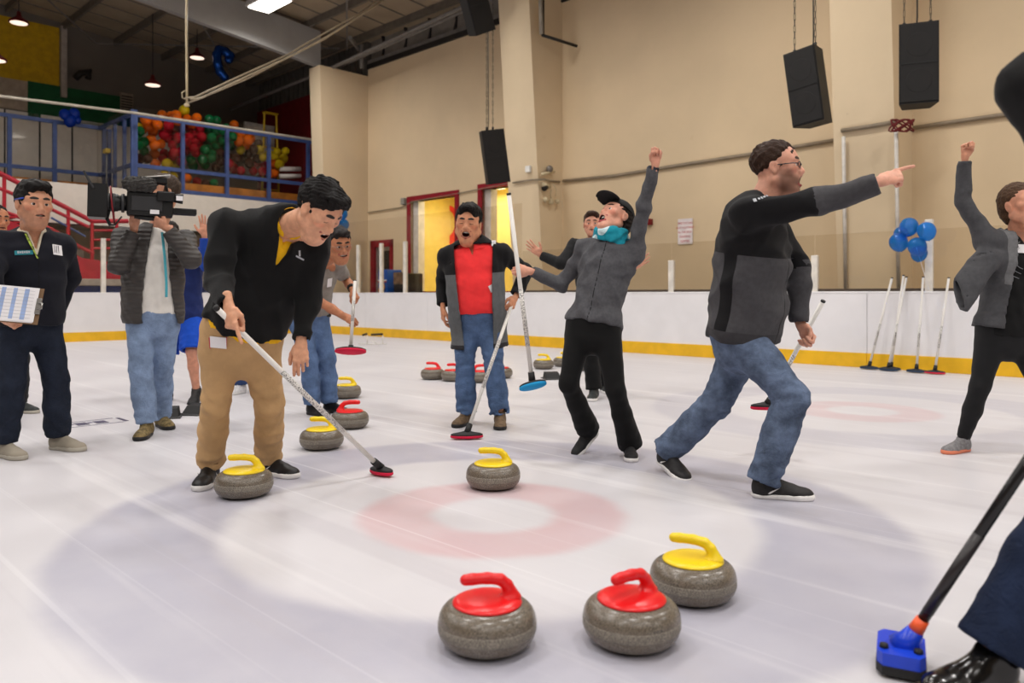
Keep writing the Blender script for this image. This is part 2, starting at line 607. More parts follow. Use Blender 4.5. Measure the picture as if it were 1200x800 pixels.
struct(mb.build('floor', ice_material()))
mb = MB()
wbox(mb, S_FAR - 1, S_END - .1, -22, T_WALL + .2, -.2, -.01)
wbox(mb, S_END - .1, 31, T_BOARD + .06, T_WALL + .2, -.2, -.01)
struct(mb.build('floor.001', mat('rubber_floor', (60, 60, 62), .8)))

# ---- tall beige wall with its columns
def wall_mat(name, col, stain):
    k = NT(name)
    a = k.mix(k.smooth(k.noise(.45, 5), .3, .75), lin(col), tuple(x * .88 for x in lin(col)[:3]) + (1,))
    a = k.mix(k.math('MULTIPLY', k.smooth(k.noise(2.3, 6, rough=.7), .62, .78), .35), a, lin(stain))
    sp = k.smooth(k.noise(7.0, 6, rough=.75), .70, .76)
    a = k.mix(k.math('MULTIPLY', sp, .35), a, lin((150, 128, 98)))
    k.base(a, .75, 0, .25)
    k.bump(k.noise(60, 3), .08, .006)
    return k.m
beige = wall_mat('beige_wall', (224, 201, 166), (202, 177, 140))
beige2 = wall_mat('beige_column', (226, 205, 172), (206, 183, 148))
ROOF0, SLOPE = 8.5, .10
S0, S1 = -19.1, 16.0
DOOR = (-18.92, -17.87, 2.6)
WIN = [(-17.07, -15.2, 1.12, 3.6), (-14.2, -12.3, 1.12, 3.66)]
mb = MB()
T2 = T_WALL + .25
ztop = 7.64
wbox(mb, S0, DOOR[0], T_WALL, T2, 0, ztop)
wbox(mb, DOOR[0], DOOR[1], T_WALL, T2, DOOR[2], ztop)
wbox(mb, DOOR[1], WIN[0][0], T_WALL, T2, 0, ztop)
for i, (a, b, z0, z1) in enumerate(WIN):
    wbox(mb, a, b, T_WALL, T2, 0, z0); wbox(mb, a, b, T_WALL, T2, z1, ztop)
wbox(mb, WIN[0][1], WIN[1][0], T_WALL, T2, 0, ztop)
wbox(mb, WIN[1][1], S1, T_WALL, T2, 0, ztop)
wall_r = struct(mb.build('wall_right', beige))
# columns: the steel frames boxed in, deeper towards the roof
for sr in (-11.57, -4.18, 3.21, 10.6):
    w = .93; p0, p1 = .55, 1.18
    V = []
    for z, p in ((0, p0), (ROOF0 + .05, p1)):
        for s_, t_ in ((sr - w, T_WALL + .01), (sr, T_WALL + .01), (sr, T_WALL - p), (sr - w, T_WALL - p)):
            V.append(W(s_, t_, z))
    Fc = [(0, 1, 2, 3), (4, 7, 6, 5), (0, 4, 5, 1), (1, 5, 6, 2), (2, 6, 7, 3), (3, 7, 4, 0)]
    m_ = MB(); m_.add(V, Fc); m_.build('column', beige2, wall_r)
# return at the rink corner
mb = MB()
V = []
for z, p in ((0, 1.35), (7.45, 1.62)):
    for s_, t_ in ((S0 - .55, T_WALL + .2), (S0, T_WALL + .2), (S0, T_WALL - p), (S0 - .55, T_WALL - p)):
        V.append(W(s_, t_, z))
mb.add(V, [(0, 1, 2, 3), (4, 7, 6, 5), (0, 4, 5, 1), (1, 5, 6, 2), (2, 6, 7, 3), (3, 7, 4, 0)])
mb.build('column', beige2, wall_r)
# band of bare insulation above the beige panels, and the dark angle at its foot
insul = mat('insulation', (128, 122, 114), .8, var=.2, vs=1.4)
mb = MB(); wbox(mb, S0, S1, T_WALL + .12, T2, ztop, ROOF0 + .1); mb.build('insulation_band', insul, wall_r)
dark_steel = mat('dark_steel', (34, 30, 28), .6)
grey_steel = mat('grey_steel', (118, 114, 110), .55, var=.15)
mb = MB(); wbox(mb, S0, S1, T_WALL - .05, T_WALL + .12, ztop, ztop + .14); mb.build('wall_cap', dark_steel, wall_r)
mb = MB(); wbox(mb, S0, S1, T_WALL - .02, T_WALL + .10, ztop + .14, ztop + .26); mb.build('eave_channel', grey_steel, wall_r)
for i, s_ in enumerate(np.arange(S0 + .6, -11.5, 1.05)):
    m_ = MB(); m_.tube([W(s_, T_WALL + .09, ztop + .3), W(s_ + .08, T_WALL + .08, ztop + .55), W(s_ + .02, T_WALL + .09, ROOF0)], [.05, .025, .06], 6)
    m_.build('insulation_tear', dark_steel, wall_r)

# ---- red painted continuation of that wall, beyond the corner
mb = MB(); wbox(mb, S_FAR, S0 - .5, T_WALL + .02, T2, 0, 7.5)
wr2 = struct(mb.build('wall_right.001', mat('red_wall', (120, 14, 22), .7)))
rib = mat('ribbed_metal', (96, 92, 86), .6)
for i in range(22):
    s_ = S_FAR + .15 + i * .3
    m_ = MB(); wbox(m_, s_, s_ + .24, T_WALL + .02, T2, 7.5, 8.6); m_.build('wall_rib', rib, wr2)

# ---- far end wall with painted bands
mb = MB(); wbox(mb, S_FAR - .25, S_FAR, -22, T_WALL + .3, 0, 11)
wall_f = struct(mb.build('wall_far', mat('grey_end_wall', (112, 104, 96), .8, var=.06, vs=.8)))
def on_far(px): return st(on_s(px, YH, S_FAR))[1]
def far_panel(name, x0, x1, z0, z1, m, d=.04):
    m_ = MB(); wbox(m_, S_FAR - .01, S_FAR + d, on_far(x0), on_far(x1), z0, z1)
    return m_.build(name, m, wall_f)
far_panel('yellow_panel', -60, 69, 7.2, 8.95, mat('yellow_paint', (196, 156, 8), .7))
far_panel('tan_panel', -60, 32, 6.35, 7.2, mat('tan_paint', (170, 154, 136), .7))
far_panel('green_panel', 32, 150, 6.2, 7.22, mat('green_paint', (8, 84, 44), .7), .05)
far_panel('dark_green_panel', 150, 250, 6.1, 6.75, mat('dark_green_paint', (14, 52, 34), .7), .045)
far_panel('vent_frame', 140, 155, 6.75, 7.35, mat('vent', (150, 138, 122), .6), .08)
for i in range(6):
    z = 6.80 + i * .085
    far_panel('vent_slat', 141, 154, z, z + .035, dark_steel, .10)
far_panel('wall_post', 70, 77, 6.9, 9.0, mat('post_grey', (170, 160, 150), .7), .15)
# pale curtain panels behind the upper walkway
cur = mat('pale_curtain', (226, 220, 212), .6, var=.04)
xs = [-75, -33, 5, 46, 84, 123, 160, 200]
for i in range(len(xs) - 1):
    far_panel('curtain_panel', xs[i] + 1.2, xs[i + 1] - 1.2, 3.7, 6.3, cur, .05 + .01 * (i % 2))
    far_panel('curtain_gap', xs[i + 1] - 1.2, xs[i + 1] + 1.2, 3.7, 6.3, dark_steel, .04)

# ---- unseen sides of the hall
mb = MB(); wbox(mb, S_FAR, 31, -22.3, -22, 0, 9)
struct(mb.build('wall_left', beige))
mb = MB(); wbox(mb, 30.5, 30.8, -22, T2, 0, 11)
struct(mb.build('wall_near', beige))

# ---- roof
deck = mat('roof_deck', (152, 136, 114), .85, var=.10, vs=1.2)
def roof_z(t): return ROOF0 + SLOPE * (T_WALL - t) if t > -4.3 else ROOF0 + SLOPE * (T_WALL + 4.3) - SLOPE * (-4.3 - t)
mb = MB()
V = [W(s_, t_, roof_z(t_) + dz) for dz in (0, .15) for s_ in (S_FAR - .2, 31) for t_ in (T_WALL + .3, -4.3, -22.3)]
Fc = [(0, 1, 4, 3), (1, 2, 5, 4), (6, 9, 10, 7), (7, 10, 11, 8), (0, 3, 9, 6), (2, 8, 11, 5), (0, 6, 7, 1), (1, 7, 8, 2), (3, 4, 10, 9), (4, 5, 11, 10)]
mb.add(V, Fc)
roof = struct(mb.build('ceiling', deck))
purl = mat('purlin_steel', (104, 96, 86), .6)
for t_ in np.arange(13.0, -4.2, -1.45):
    m_ = MB(); z = roof_z(t_) - .10
    wbox(m_, S_FAR, 12, t_ - .035, t_ + .035, z - .10, z + .10); m_.build('purlin', purl, roof)
# deck seams
for s_ in np.arange(S_FAR + .8, -8, .92):
    m_ = MB()
    m_.tube([W(s_, 13.2, roof_z(13.2) - .01), W(s_, -4, roof_z(-4) - .01)], .022, 4); m_.build('deck_seam', purl, roof)
# tapered steel frames: one at each column line
frame_m = mat('frame_steel', (150, 148, 146), .6, var=.08, vs=1.0)
for sr in (-19.35, -12.03, -4.65, 2.75):
    V = []
    for ds in (-.09, .09):
        for t_, zb in ((11.9, 7.45), (7.2, 8.02), (-4.3, 9.6)):
            V.append(W(sr + ds, t_, zb)); V.append(W(sr + ds, t_, roof_z(t_) - .2))
    Fc = []
    for k_ in range(2):
        a = 2 * k_
        Fc += [(a, a + 2, a + 3, a + 1), (6 + a, 6 + a + 1, 6 + a + 3, 6 + a + 2), (a, 6 + a, 6 + a + 2, a + 2), (a + 1, a + 3, 6 + a + 3, 6 + a + 1)]
    Fc += [(0, 1, 7, 6), (4, 10, 11, 5)]
    m_ = MB(); m_.add(V, Fc); m_.build('roof_frame', frame_m, roof)
# bracing rods under the roof, between the frames
for a, b in (((-25.5, 12.6), (-19.4, 8.0)), ((-25.5, 8.0), (-19.4, 12.6)), ((-19.3, 12.8), (-12.1, 8.0)), ((-19.3, 8.0), (-12.1, 12.8)), ((-25.5, 3.0), (-19.4, 8.0)), ((-25.5, 8.0), (-19.4, 3.0))):
    m_ = MB(); m_.cyl(W(a[0], a[1], roof_z(a[1]) - .42), W(b[0], b[1], roof_z(b[1]) - .42), .022, n=6); m_.build('bracing_rod', grey_steel, roof)
# struts and the eave pipe by the corner
for (x0, y0, t0), (x1, y1, t1), r in (((383, 82, 12.2), (560, 0, 12.2), .05), ((398, 78, 12.8), (590, -8, 12.8), .04), ((420, 58, 12.9), (410, 44, 12.0), .06), ((424, 80, 12.9), (424, 52, 12.9), .06), ((383, 82, 12.2), (270, 128, 12.2), .05)):
    m_ = MB(); m_.cyl(on_t(x0, y0, t0), on_t(x1, y1, t1), r, n=6); m_.build('eave_strut', grey_steel, roof)

# ---- ceiling fixtures (real lamps)
house_m = mat('fixture_housing', (190, 188, 184), .5)
diff_m = emit('fixture_diffuser', (255, 246, 232), 7.0)
for i, s_ in enumerate(LAMP_S):
    for j, t_ in enumerate(LAMP_T):
        z = roof_z(t_) - .72
        b = W(s_, t_, z)
        o = thing('ceiling_fixture', 'bright white rectangular ceiling lamp glowing at the top edge beside the grey roof beam' if (i, j) == (0, 0) else 'white rectangular ceiling lamp under the roof, out of the picture', 'lamp', b, 0, 'arena ceiling lamps')
        o['_base'] = tuple(b)
        m_ = MB(); wbox(m_, s_ - .62, s_ + .62, t_ - .32, t_ + .32, z + .02, z + .16, .02); m_.build('housing', house_m, o)
        m_ = MB(); wbox(m_, s_ - .56, s_ + .56, t_ - .27, t_ + .27, z - .01, z + .02); m_.build('diffuser', diff_m, o)
        for e in (-.5, .5):
            m_ = MB(); m_.cyl(W(s_ + e, t_, z + .15), W(s_ + e, t_, roof_z(t_)), .008, n=5); m_.build('hanger', grey_steel, o)
        ld = bpy.data.lights.new('lamp_light', 'AREA')
        ld.shape = 'RECTANGLE'; ld.size, ld.size_y = 1.1, .52
        ld.energy = LAMP_W; ld.color = LAMP_COL; ld.spread = math.radians(158)
        lo = bpy.data.objects.new('lamp_light', ld); C.objects.link(lo)
        lo.parent = o; lo.location = (0, 0, -.03); lo.rotation_euler = (0, 0, RINK_ANG)

# ---- door and windows in the beige wall
red_paint = mat('red_frame_paint', (140, 16, 34), .45)
white_paint = mat('white_frame_paint', (214, 208, 200), .5)
warm_yellow = mat('lounge_yellow', (238, 218, 124), .7, var=.05)
mb = MB()
s0, s1, zt = DOOR
wbox(mb, s0, s0 + .2, T_WALL - .05, T_WALL + .1, 0, zt); wbox(mb, s1 - .12, s1, T_WALL - .05, T_WALL + .1, 0, zt); wbox(mb, s0, s1, T_WALL - .05, T_WALL + .1, zt - .2, zt)
door = struct(mb.build('door_1', red_paint))
m_ = MB(); wbox(m_, s0 + .2, s0 + .3, T_WALL + .02, T_WALL + .08, 0, zt - .2); wbox(m_, s1 - .2, s1 - .12, T_WALL + .02, T_WALL + .08, 0, zt - .2); wbox(m_, s0 + .3, s1 - .2, T_WALL + .02, T_WALL + .08, zt - .3, zt - .2); wbox(m_, s0 + .3, s1 - .2, T_WALL + .02, T_WALL + .08, .9, 1.0)
m_.build('door_leaf', mat('aluminium', (170, 168, 164), .4, .6), door)
m_ = MB(); wbox(m_, s0 + .3, s1 - .2, T_WALL + .04, T_WALL + .06, 0, zt - .3); m_.build('pane', mat('dark_pane', (40, 36, 36), .15), door)
m_ = MB(); wbox(m_, s0, s1, T_WALL + .2, T2, 0, zt); m_.build('door_recess', mat('dark_recess', (52, 44, 40), .8), door)
pane = glass('window_pane', (252, 252, 250), .98)
for i, (a, b, z0, z1) in enumerate(WIN):
    mb = MB(); w = .13
    wbox(mb, a - w, a, T_WALL - .05, T_WALL + .2, z0 - w, z1 + w); wbox(mb, b, b + w, T_WALL - .05, T_WALL + .2, z0 - w, z1 + w)
    wbox(mb, a, b, T_WALL - .05, T_WALL + .2, z1, z1 + w); wbox(mb, a, b, T_WALL - .05, T_WALL + .2, z0 - w, z0)
    wn = struct(mb.build('window_%d' % (i + 1), red_paint))
    m_ = MB(); wbox(m_, a, a + .22, T_WALL + .08, T_WALL + .3, z0, z1); m_.build('jamb', white_paint, wn)
    m_ = MB(); wbox(m_, a, b, T_WALL + .10, T_WALL + .115, z0, z1); m_.build('pane', pane, wn)
# the small lit lounge behind the windows
mb = MB()
wbox(mb, -17.6, -11.9, 15.3, 15.4, 0, 4.2); wbox(mb, -17.7, -17.6, T2, 15.4, 0, 4.2); wbox(mb, -11.9, -11.8, T2, 15.4, 0, 4.2)
wbox(mb, -17.7, -11.8, T2, 15.4, 4.1, 4.2); wbox(mb, -17.7, -11.8, T2, 15.4, .0, .1)
lounge = struct(mb.build('wall_lounge', warm_yellow))
lp = on_t(524, 264, 15.28)
m_ = MB(); n = 40; V = []
for j in range(n):
    a = 2 * math.pi * j / n
    ro = .60; ri = .40 + .06 * math.sin(a)
    for r in (ro, ri):
        q = lp + np.array([UX, UY, 0]) * r * .95 * math.cos(a) + np.array([0, 0, r * math.sin(a)])
        V += [q, q - np.array([NX, NY, 0]) * .03]
Fc = []
for j in range(n):
    a, b = 4 * j, 4 * ((j + 1) % n)
    Fc += [(a, b, b + 1, a + 1), (a + 1, b + 1, b + 3, a + 3), (a + 3, b + 3, b + 2, a + 2), (a + 2, b + 2, b, a)]
m_.add(V, Fc); m_.build('ring_emblem', mat('emblem_red', (236, 60, 50), .5), lounge)
wp = on_t(512, 305, 15.2)
m_ = MB(); m_.lathe([(.01, -.02), (.2, -.02), (.2, .02), (.01, .02)], 24, wp, np.stack([np.array([UX, UY, 0]), np.array([0, 0, 1.0]), np.array([-NX, -NY, 0])], 1)); m_.build('white_disc', white_paint, lounge)
mid = thing('lounge_lamp', 'warm ceiling lamp lighting the yellow room behind the red framed windows', 'lamp', W(-14.9, 14.5, 3.9))
mid['_base'] = tuple(W(-14.9, 14.5, 3.9))
m_ = MB(); m_.lathe([(.02, -.03), (.3, -.03), (.32, .08), (.02, .08)], 20, W(-14.9, 14.5, 3.9)); m_.build('shade', emit('lounge_shade', (255, 240, 200), 4), mid)
ld = bpy.data.lights.new('lounge_light', 'AREA'); ld.shape = 'RECTANGLE'; ld.size, ld.size_y = 3.5, .5; ld.energy = 100; ld.color = (1, .94, .80)
lo = bpy.data.objects.new('lounge_light', ld); C.objects.link(lo); lo.parent = mid; lo.location = (0, 0, -.05); lo.rotation_euler = (0, 0, RINK_ANG)

# ---- rink boards: white panels, yellow kick plate, clear sheets and posts
hdpe = mat('white_board', (232, 230, 232), .38, var=.03, vs=2)
kick = mat('yellow_kick', (232, 180, 30), .45, var=.08, vs=4)
postm = mat('post_white', (222, 216, 206), .4)
clear = glass('rink_glass', (252, 250, 247), .985)
board_side = tag(thing('rink_boards', 'long white rink boards with yellow kick plate below the beige wall', 'rink boards', W(S_END, T_BOARD, 0)))
board_side['_base'] = tuple(W(S_END, T_BOARD, 0))
H_B = 1.05
s_ = S_END + .005
while s_ < 12:
    e = s_ + 2.44
    m_ = MB(); wbox(m_, s_ + .003, e - .003, T_BOARD, T_BOARD + .05, .2, H_B, .004); m_.build('board_panel', hdpe, board_side)
    m_ = MB(); wbox(m_, s_ + .002, e - .002, T_BOARD - .012, T_BOARD + .05, 0, .205, .004); m_.build('kick_plate', kick, board_side)
    s_ = e
m_ = MB(); wbox(m_, S_END + .005, 12.1, T_BOARD - .005, T_BOARD + .14, H_B, H_B + .03, .008); m_.build('top_cap', hdpe, board_side)
m_ = MB(); wbox(m_, S_END + .005, 12.1, T_BOARD + .05, T_BOARD + .12, 0, H_B); m_.build('backing', white_paint, board_side)
def b_s(px): return st(on_t(px, YH, T_BOARD + .09))[0]
post_px = [420, 447, 475, 700, 787, 955, 1089, 1290]
hts = [2.3, 2.3, 2.3, 1.85, 1.62, 1.62, 2.05, 1.85]
for x, h in zip(post_px, hts):
    s_ = b_s(x)
    m_ = MB(); wbox(m_, s_ - .05, s_ + .05, T_BOARD + .055, T_BOARD + .13, H_B, h, .01); m_.build('post', postm, board_side)
ed = [S_END + .02] + [b_s(x) for x in (420, 475, 540, 612)]
for a, b in zip(ed[:-1], ed[1:]):
    m_ = MB(); wbox(m_, a + .01, b - .01, T_BOARD + .085, T_BOARD + .097, H_B + .03, 2.9); m_.build('clear_sheet', clear, board_side)
ed = [b_s(x) for x in (612, 700, 787, 870, 955, 1089, 1290)]
for a, b in zip(ed[:-1], ed[1:]):
    m_ = MB(); wbox(m_, a + .01, b - .01, T_BOARD + .085, T_BOARD + .097, H_B + .03, 1.92); m_.build('clear_sheet', clear, board_side)
    m_ = MB(); wbox(m_, a + .01, b - .01, T_BOARD + .08, T_BOARD + .10, H_B + .03, H_B + .07); m_.build('sheet_gasket', mat('gasket', (70, 58, 48), .6), board_side)

board_end = thing('rink_boards', 'white end boards with yellow kick plate below the mezzanine', 'rink boards', W(S_END, 0, 0))
board_end['_base'] = tuple(W(S_END, 0, 0))
t_ = T_BOARD - .02
while t_ > -8:
    e = t_ - 2.44
    m_ = MB(); wbox(m_, S_END - .05, S_END, e + .003, t_ - .003, .2, H_B, .004); m_.build('board_panel', hdpe, board_end)
    m_ = MB(); wbox(m_, S_END - .05, S_END + .012, e + .002, t_ - .002, 0, .205, .004); m_.build('kick_plate', kick, board_end)
    t_ = e
m_ = MB(); wbox(m_, S_END - .14, S_END + .003, -8.3, T_BOARD - .02, H_B, H_B + .03, .008); m_.build('top_cap', hdpe, board_end)
m_ = MB(); wbox(m_, S_END - .12, S_END - .05, -8.3, T_BOARD - .02, 0, H_B); m_.build('backing', white_paint, board_end)
def e_t(px): return st(on_s(px, YH, S_END - .09))[1]
pe = [30, 121, 215, 300, 345]
for x in pe:
    t_ = e_t(x); m_ = MB(); wbox(m_, S_END - .13, S_END - .055, t_ - .05, t_ + .05, H_B, 2.3, .01); m_.build('post', postm, board_end)
pe2 = [-70] + pe + [368]
for a, b in zip(pe2[:-1], pe2[1:]):
    m_ = MB(); wbox(m_, S_END - .097, S_END - .085, e_t(a) + .01, e_t(b) - .01, H_B + .03, 2.55); m_.build('clear_sheet', clear, board_end)
# second low wall behind the end boards: blue with a pale cap
bw = thing('low_wall', 'low blue walkway wall with pale cap behind the end boards', 'low wall', W(S_END - .9, 3, 0))
bw['_base'] = tuple(W(S_END - .9, 3, 0))
m_ = MB(); wbox(m_, S_END - 1.0, S_END - .9, -6, 10.5, 0, 1.24); m_.build('panel', mat('blue_paint', (26, 52, 120), .5), bw)
m_ = MB(); wbox(m_, S_END - 1.04, S_END - .86, -6, 10.5, 1.24, 1.40, .01); m_.build('cap', mat('pale_cap', (176, 166, 156), .6), bw)

# ---- mezzanine
MS1, MS2 = -20.97, -23.39
T_C = 7.43
mez = thing('mezzanine', 'mezzanine with white fascia, wood base, blue railing and clear sheets', 'mezzanine', W(MS1, T_C, 0))
mez['_base'] = tuple(W(MS1, T_C, 0))
fascia = mat('fascia_white', (214, 206, 196), .6, var=.03)
wood = mat('honey_wood', (176, 112, 42), .5, var=.3, vs=3)
railb = mat('rail_blue', (62, 80, 128), .45)
m_ = MB(); wbox(m_, MS1 + .0, MS1 + .12, -8, 12.0, 2.75, 3.72); m_.build('fascia', fascia, mez)
m_ = MB(); wbox(m_, S_FAR, MS1, T_C, 13.3, 3.55, 3.74); m_.build('deck', mat('deck_grey', (110, 104, 98), .7), mez)
m_ = MB(); wbox(m_, S_FAR, MS2, -8, T_C, 3.55, 3.74); wbox(m_, MS2, MS1, -8, T_C, 2.7, 2.8); m_.build('side_deck', mat('deck_grey', (110, 104, 98), .7), mez)
zb, zm, zt = 3.76, 4.36, 5.66
def f1(px): return st(on_s(px, YH, MS1))[1]
def f2(px): return st(on_s(px, YH, MS2))[1]
def rail(s, ta, tb, z, h=.05, d=.06):
    m_ = MB(); wbox(m_, s - d / 2, s + d / 2, ta, tb, z - h, z + h); m_.build('rail', railb, mez)
for z in (zb + .03, zm, zt): rail(MS1, T_C, f1(388), z)
for x in (155.5, 158.5, 214, 266, 315, 361):
    m_ = MB(); t_ = f1(x); wbox(m_, MS1 - .045, MS1 + .045, t_ - .045, t_ + .045, 3.72, zt + (.12 if x < 160 else 0)); m_.build('rail_post', railb, mez)
px1 = [157, 214, 266, 315, 361, 386]
for a, b in zip(px1[:-1], px1[1:]):
    m_ = MB(); wbox(m_, MS1 - .07, MS1 - .06, f1(a) + .02, f1(b) - .02, 3.8, 5.88); m_.build('clear_sheet', clear, mez)
    m_ = MB(); wbox(m_, MS1 - .30, MS1 - .14, f1(a) + .01, f1(b) - .01, 3.74, 4.06, .01); m_.build('wood_base', wood, mez)
for z in (zb + .03, zm, zt): rail(MS2, T_C + .1, f2(-60), z, .05)
for x in (122, 128, 64, 11, -45):
    m_ = MB(); t_ = f2(x); wbox(m_, MS2 - .045, MS2 + .045, t_ - .05, t_ + .05, 3.72, zt); m_.build('rail_post', railb, mez)
px2 = [125, 64, 11, -45]
for a, b in zip(px2[:-1], px2[1:]):
    m_ = MB(); wbox(m_, MS2 - .07, MS2 - .06, f2(b) + .02, f2(a) - .02, 3.8, 5.75); m_.build('clear_sheet', clear, mez)
    m_ = MB(); wbox(m_, MS2 - .30, MS2 - .14, f2(b) + .01, f2(a) - .01, 3.74, 4.12, .01); m_.build('wood_base', wood, mez)
# the return between the two fronts
for z in (zb + .03, zm, zt):
    m_ = MB(); wbox(m_, MS2, MS1, T_C - .03, T_C + .03, z - .05, z + .05); m_.build('rail', railb, mez)
for s_ in (-22.2, -21.5):
    m_ = MB(); wbox(m_, s_ - .04, s_ + .04, T_C - .04, T_C + .04, 3.72, zt); m_.build('rail_post', railb, mez)
m_ = MB(); wbox(m_, MS2, MS1, T_C - .07, T_C - .06, 3.8, 5.8); m_.build('clear_sheet', clear, mez)
m_ = MB(); wbox(m_, MS2, MS1, T_C - .2, T_C - .1, 2.75, 3.74); m_.build('fascia', fascia, mez)
# wall under the mezzanine with pale doors
und = mat('under_wall', (150, 134, 120), .8, var=.2, vs=.8)
m_ = MB(); wbox(m_, -22.3, -22.2, -8, 12.4, 0, 2.75); m_.build('under_wall', und, mez)
for x in (70, 232, 258, 292, 330):
    ta = st(on_s(x, YH, -22.2))[1]
    m_ = MB(); wbox(m_, -22.2, -22.15, ta, ta + .55, 0, 2.2); m_.build('under_door', mat('grey_door', (190, 186, 186), .5), mez)
# pale pipe and a safety line in front of the mezzanine
pipe = tag(MB().tube([on_s(-30, 109, -20.6), on_s(155, 132, -20.6), on_s(388, 167, -20.6)], .035, 8).build('net_pipe', mat('pale_pipe', (176, 168, 154), .5)), 'long pale pipe strung across the top of the mezzanine glass', 'pipe')

# ---- red stairs to the mezzanine
SS = -19.95
stair = thing('staircase', 'red steel staircase with tube railings below the mezzanine at left', 'staircase', on_s(60, 400, SS) * [1, 1, 0])
stair['_base'] = tuple(on_s(60, 400, SS) * [1, 1, 0])
redm = mat('stair_red', (168, 22, 40), .45)
def rp(name, pts, r, m=redm, s=SS):
    m_ = MB(); m_.tube([on_s(x, y, s) for x, y in pts], r, 8); return m_.build(name, m, stair)
rp('handrail', [(-40, 181), (0, 203), (60, 234), (108, 259), (150, 259)], .055)
rp('handrail', [(-40, 199), (0, 221), (60, 245), (104, 266)], .04)
rp('handrail', [(-40, 230), (0, 246), (60, 268), (95, 290), (110, 297)], .04)
rp('handrail', [(60, 255), (100, 277)], .025, mat('rail_blue', (62, 80, 128)))
for y in (270, 281, 291): rp('crossbar', [(108, y), (150, y)], .03)
for x, y0, y1 in ((108, 258, 305), (80, 246, 292), (137, 259, 312), (40, 224, 270), (5, 206, 248)): rp('baluster', [(x, y0), (x, y1)], .04)
V = [on_s(x, y, SS + d) for d in (-.05, .05) for x, y in ((-40, 240), (20, 262), (76, 290), (96, 302), (150, 310), (150, 327), (94, 327), (-40, 268))]
m_ = MB(); m_.add(V, [tuple(range(8)), tuple(range(15, 7, -1))] + [(i, i + 8, (i + 1) % 8 + 8, (i + 1) % 8) for i in range(8)]); m_.build('stringer', mat('stringer_red', (176, 34, 52), .6), stair)
for i in range(9):
    p = on_s(-34 + i * 13, 236 + i * 6.5, SS - .4)
    m_ = MB(); m_.box(p, (.28, .9, .04), np.stack([RW[:, 1], RW[:, 0], RW[:, 2]], 1)); m_.build('tread', redm, stair)
m_ = MB()
for i in range(9):
    x = 66 + i * 3.2; m_.tube([on_s(x, 308 + i * .6, SS), on_s(x, 328, SS)], .02, 5)
m_.build('grille', dark_steel, stair)
# ================================================================== PEOPLE: BUILDER
def skin_mat(name, col, lip=(150, 72, 66), brow=(40, 28, 22), stub=(70, 56, 50), stub_amt=.0):
    if name in _M: return _M[name]
    k = NT(name)
    c = lin(col)
    b = k.mix(k.smooth(k.noise(30, 4), .3, .7), tuple(x * .88 for x in c[:3]) + (1,), tuple(min(1, x * 1.1) for x in c[:3]) + (1,))
    b = k.mix(k.math('MULTIPLY', k.smooth(k.attr('flush'), 0, 1), .35), b, tuple(min(1, v) for v in (c[0] * 1.15, c[1] * .72, c[2] * .66)) + (1,))
    if stub_amt:
        b = k.mix(k.math('MULTIPLY', k.smooth(k.attr('stub'), -.004, .034), stub_amt), b, lin(stub))
    b = k.mix(k.smooth(k.attr('lip'), -.001, .001), b, lin(lip))
    b = k.mix(k.smooth(k.attr('brow'), -.001, .0012), b, lin(brow))
    b = k.mix(k.smooth(k.attr('mouth'), -.001, .0008), b, lin((58, 14, 14)))
    k.base(b, .5, 0, .35)
    k.b.inputs['Subsurface Weight'].default_value = .12
    k.b.inputs['Subsurface Radius'].default_value = (.012, .005, .003)
    k.bump(k.noise(260, 2), .08, .002)
    _M[name] = k.m
    return k.m
def hair_mat(name, col):
    if name in _M: return _M[name]
    k = NT(name)
    c = lin(col)
    n_ = k.noise(140, 4, rough=.7)
    k.base(k.mix(k.smooth(n_, .35, .7), tuple(x * .5 for x in c[:3]) + (1,), tuple(min(1, x * 1.35) for x in c[:3]) + (1,)), .55, 0, .18)
    k.bump(n_, .9, .006)
    _M[name] = k.m
    return k.m
eye_white = mat('eye_white', (226, 218, 212), .2)
eye_iris = mat('eye_iris', (38, 24, 18), .15)
tooth_m = mat('tooth', (232, 226, 214), .25)

def yawdir(deg, pitch=0):
    a, p = math.radians(deg), math.radians(pitch)
    return np.array([math.sin(a) * math.cos(p), -math.cos(a) * math.cos(p), math.sin(p)])
def rot_about(v, ax, deg):
    a = math.radians(deg); ax = nrm(ax); v = np.asarray(v, float)
    return v * math.cos(a) + np.cross(ax, v) * math.sin(a) + ax * (ax @ v) * (1 - math.cos(a))
def reach(p, px, py, L, sgn):
    """point on the sight line through a pixel at bone length L from p (sgn -1: nearer the viewer)"""
    d = nrm(at(px, py, 1.0) - np.array([0, 0, HC])); o = np.array([0, 0, HC]) - p
    b = d @ o; c = o @ o - L * L
    q = b * b - c
    t = -b + (sgn * math.sqrt(q) if q > 0 else 0)
    r = np.array([0, 0, HC]) + d * t
    if q <= 0: r = p + nrm(r - p) * min(np.linalg.norm(r - p), L * 1.12)
    return r
def ik(a, b, L1, L2, pole):
    d = b - a; D = np.linalg.norm(d)
    if D > (L1 + L2) * .999:
        k = D / (L1 + L2) * 1.002; L1 *= k; L2 *= k
    x = (L1 * L1 - L2 * L2 + D * D) / (2 * D)
    h = math.sqrt(max(L1 * L1 - x * x, 0)); d = d / D
    pl = nrm(np.asarray(pole) - d * (np.asarray(pole) @ d))
    return a + d * x + pl * h

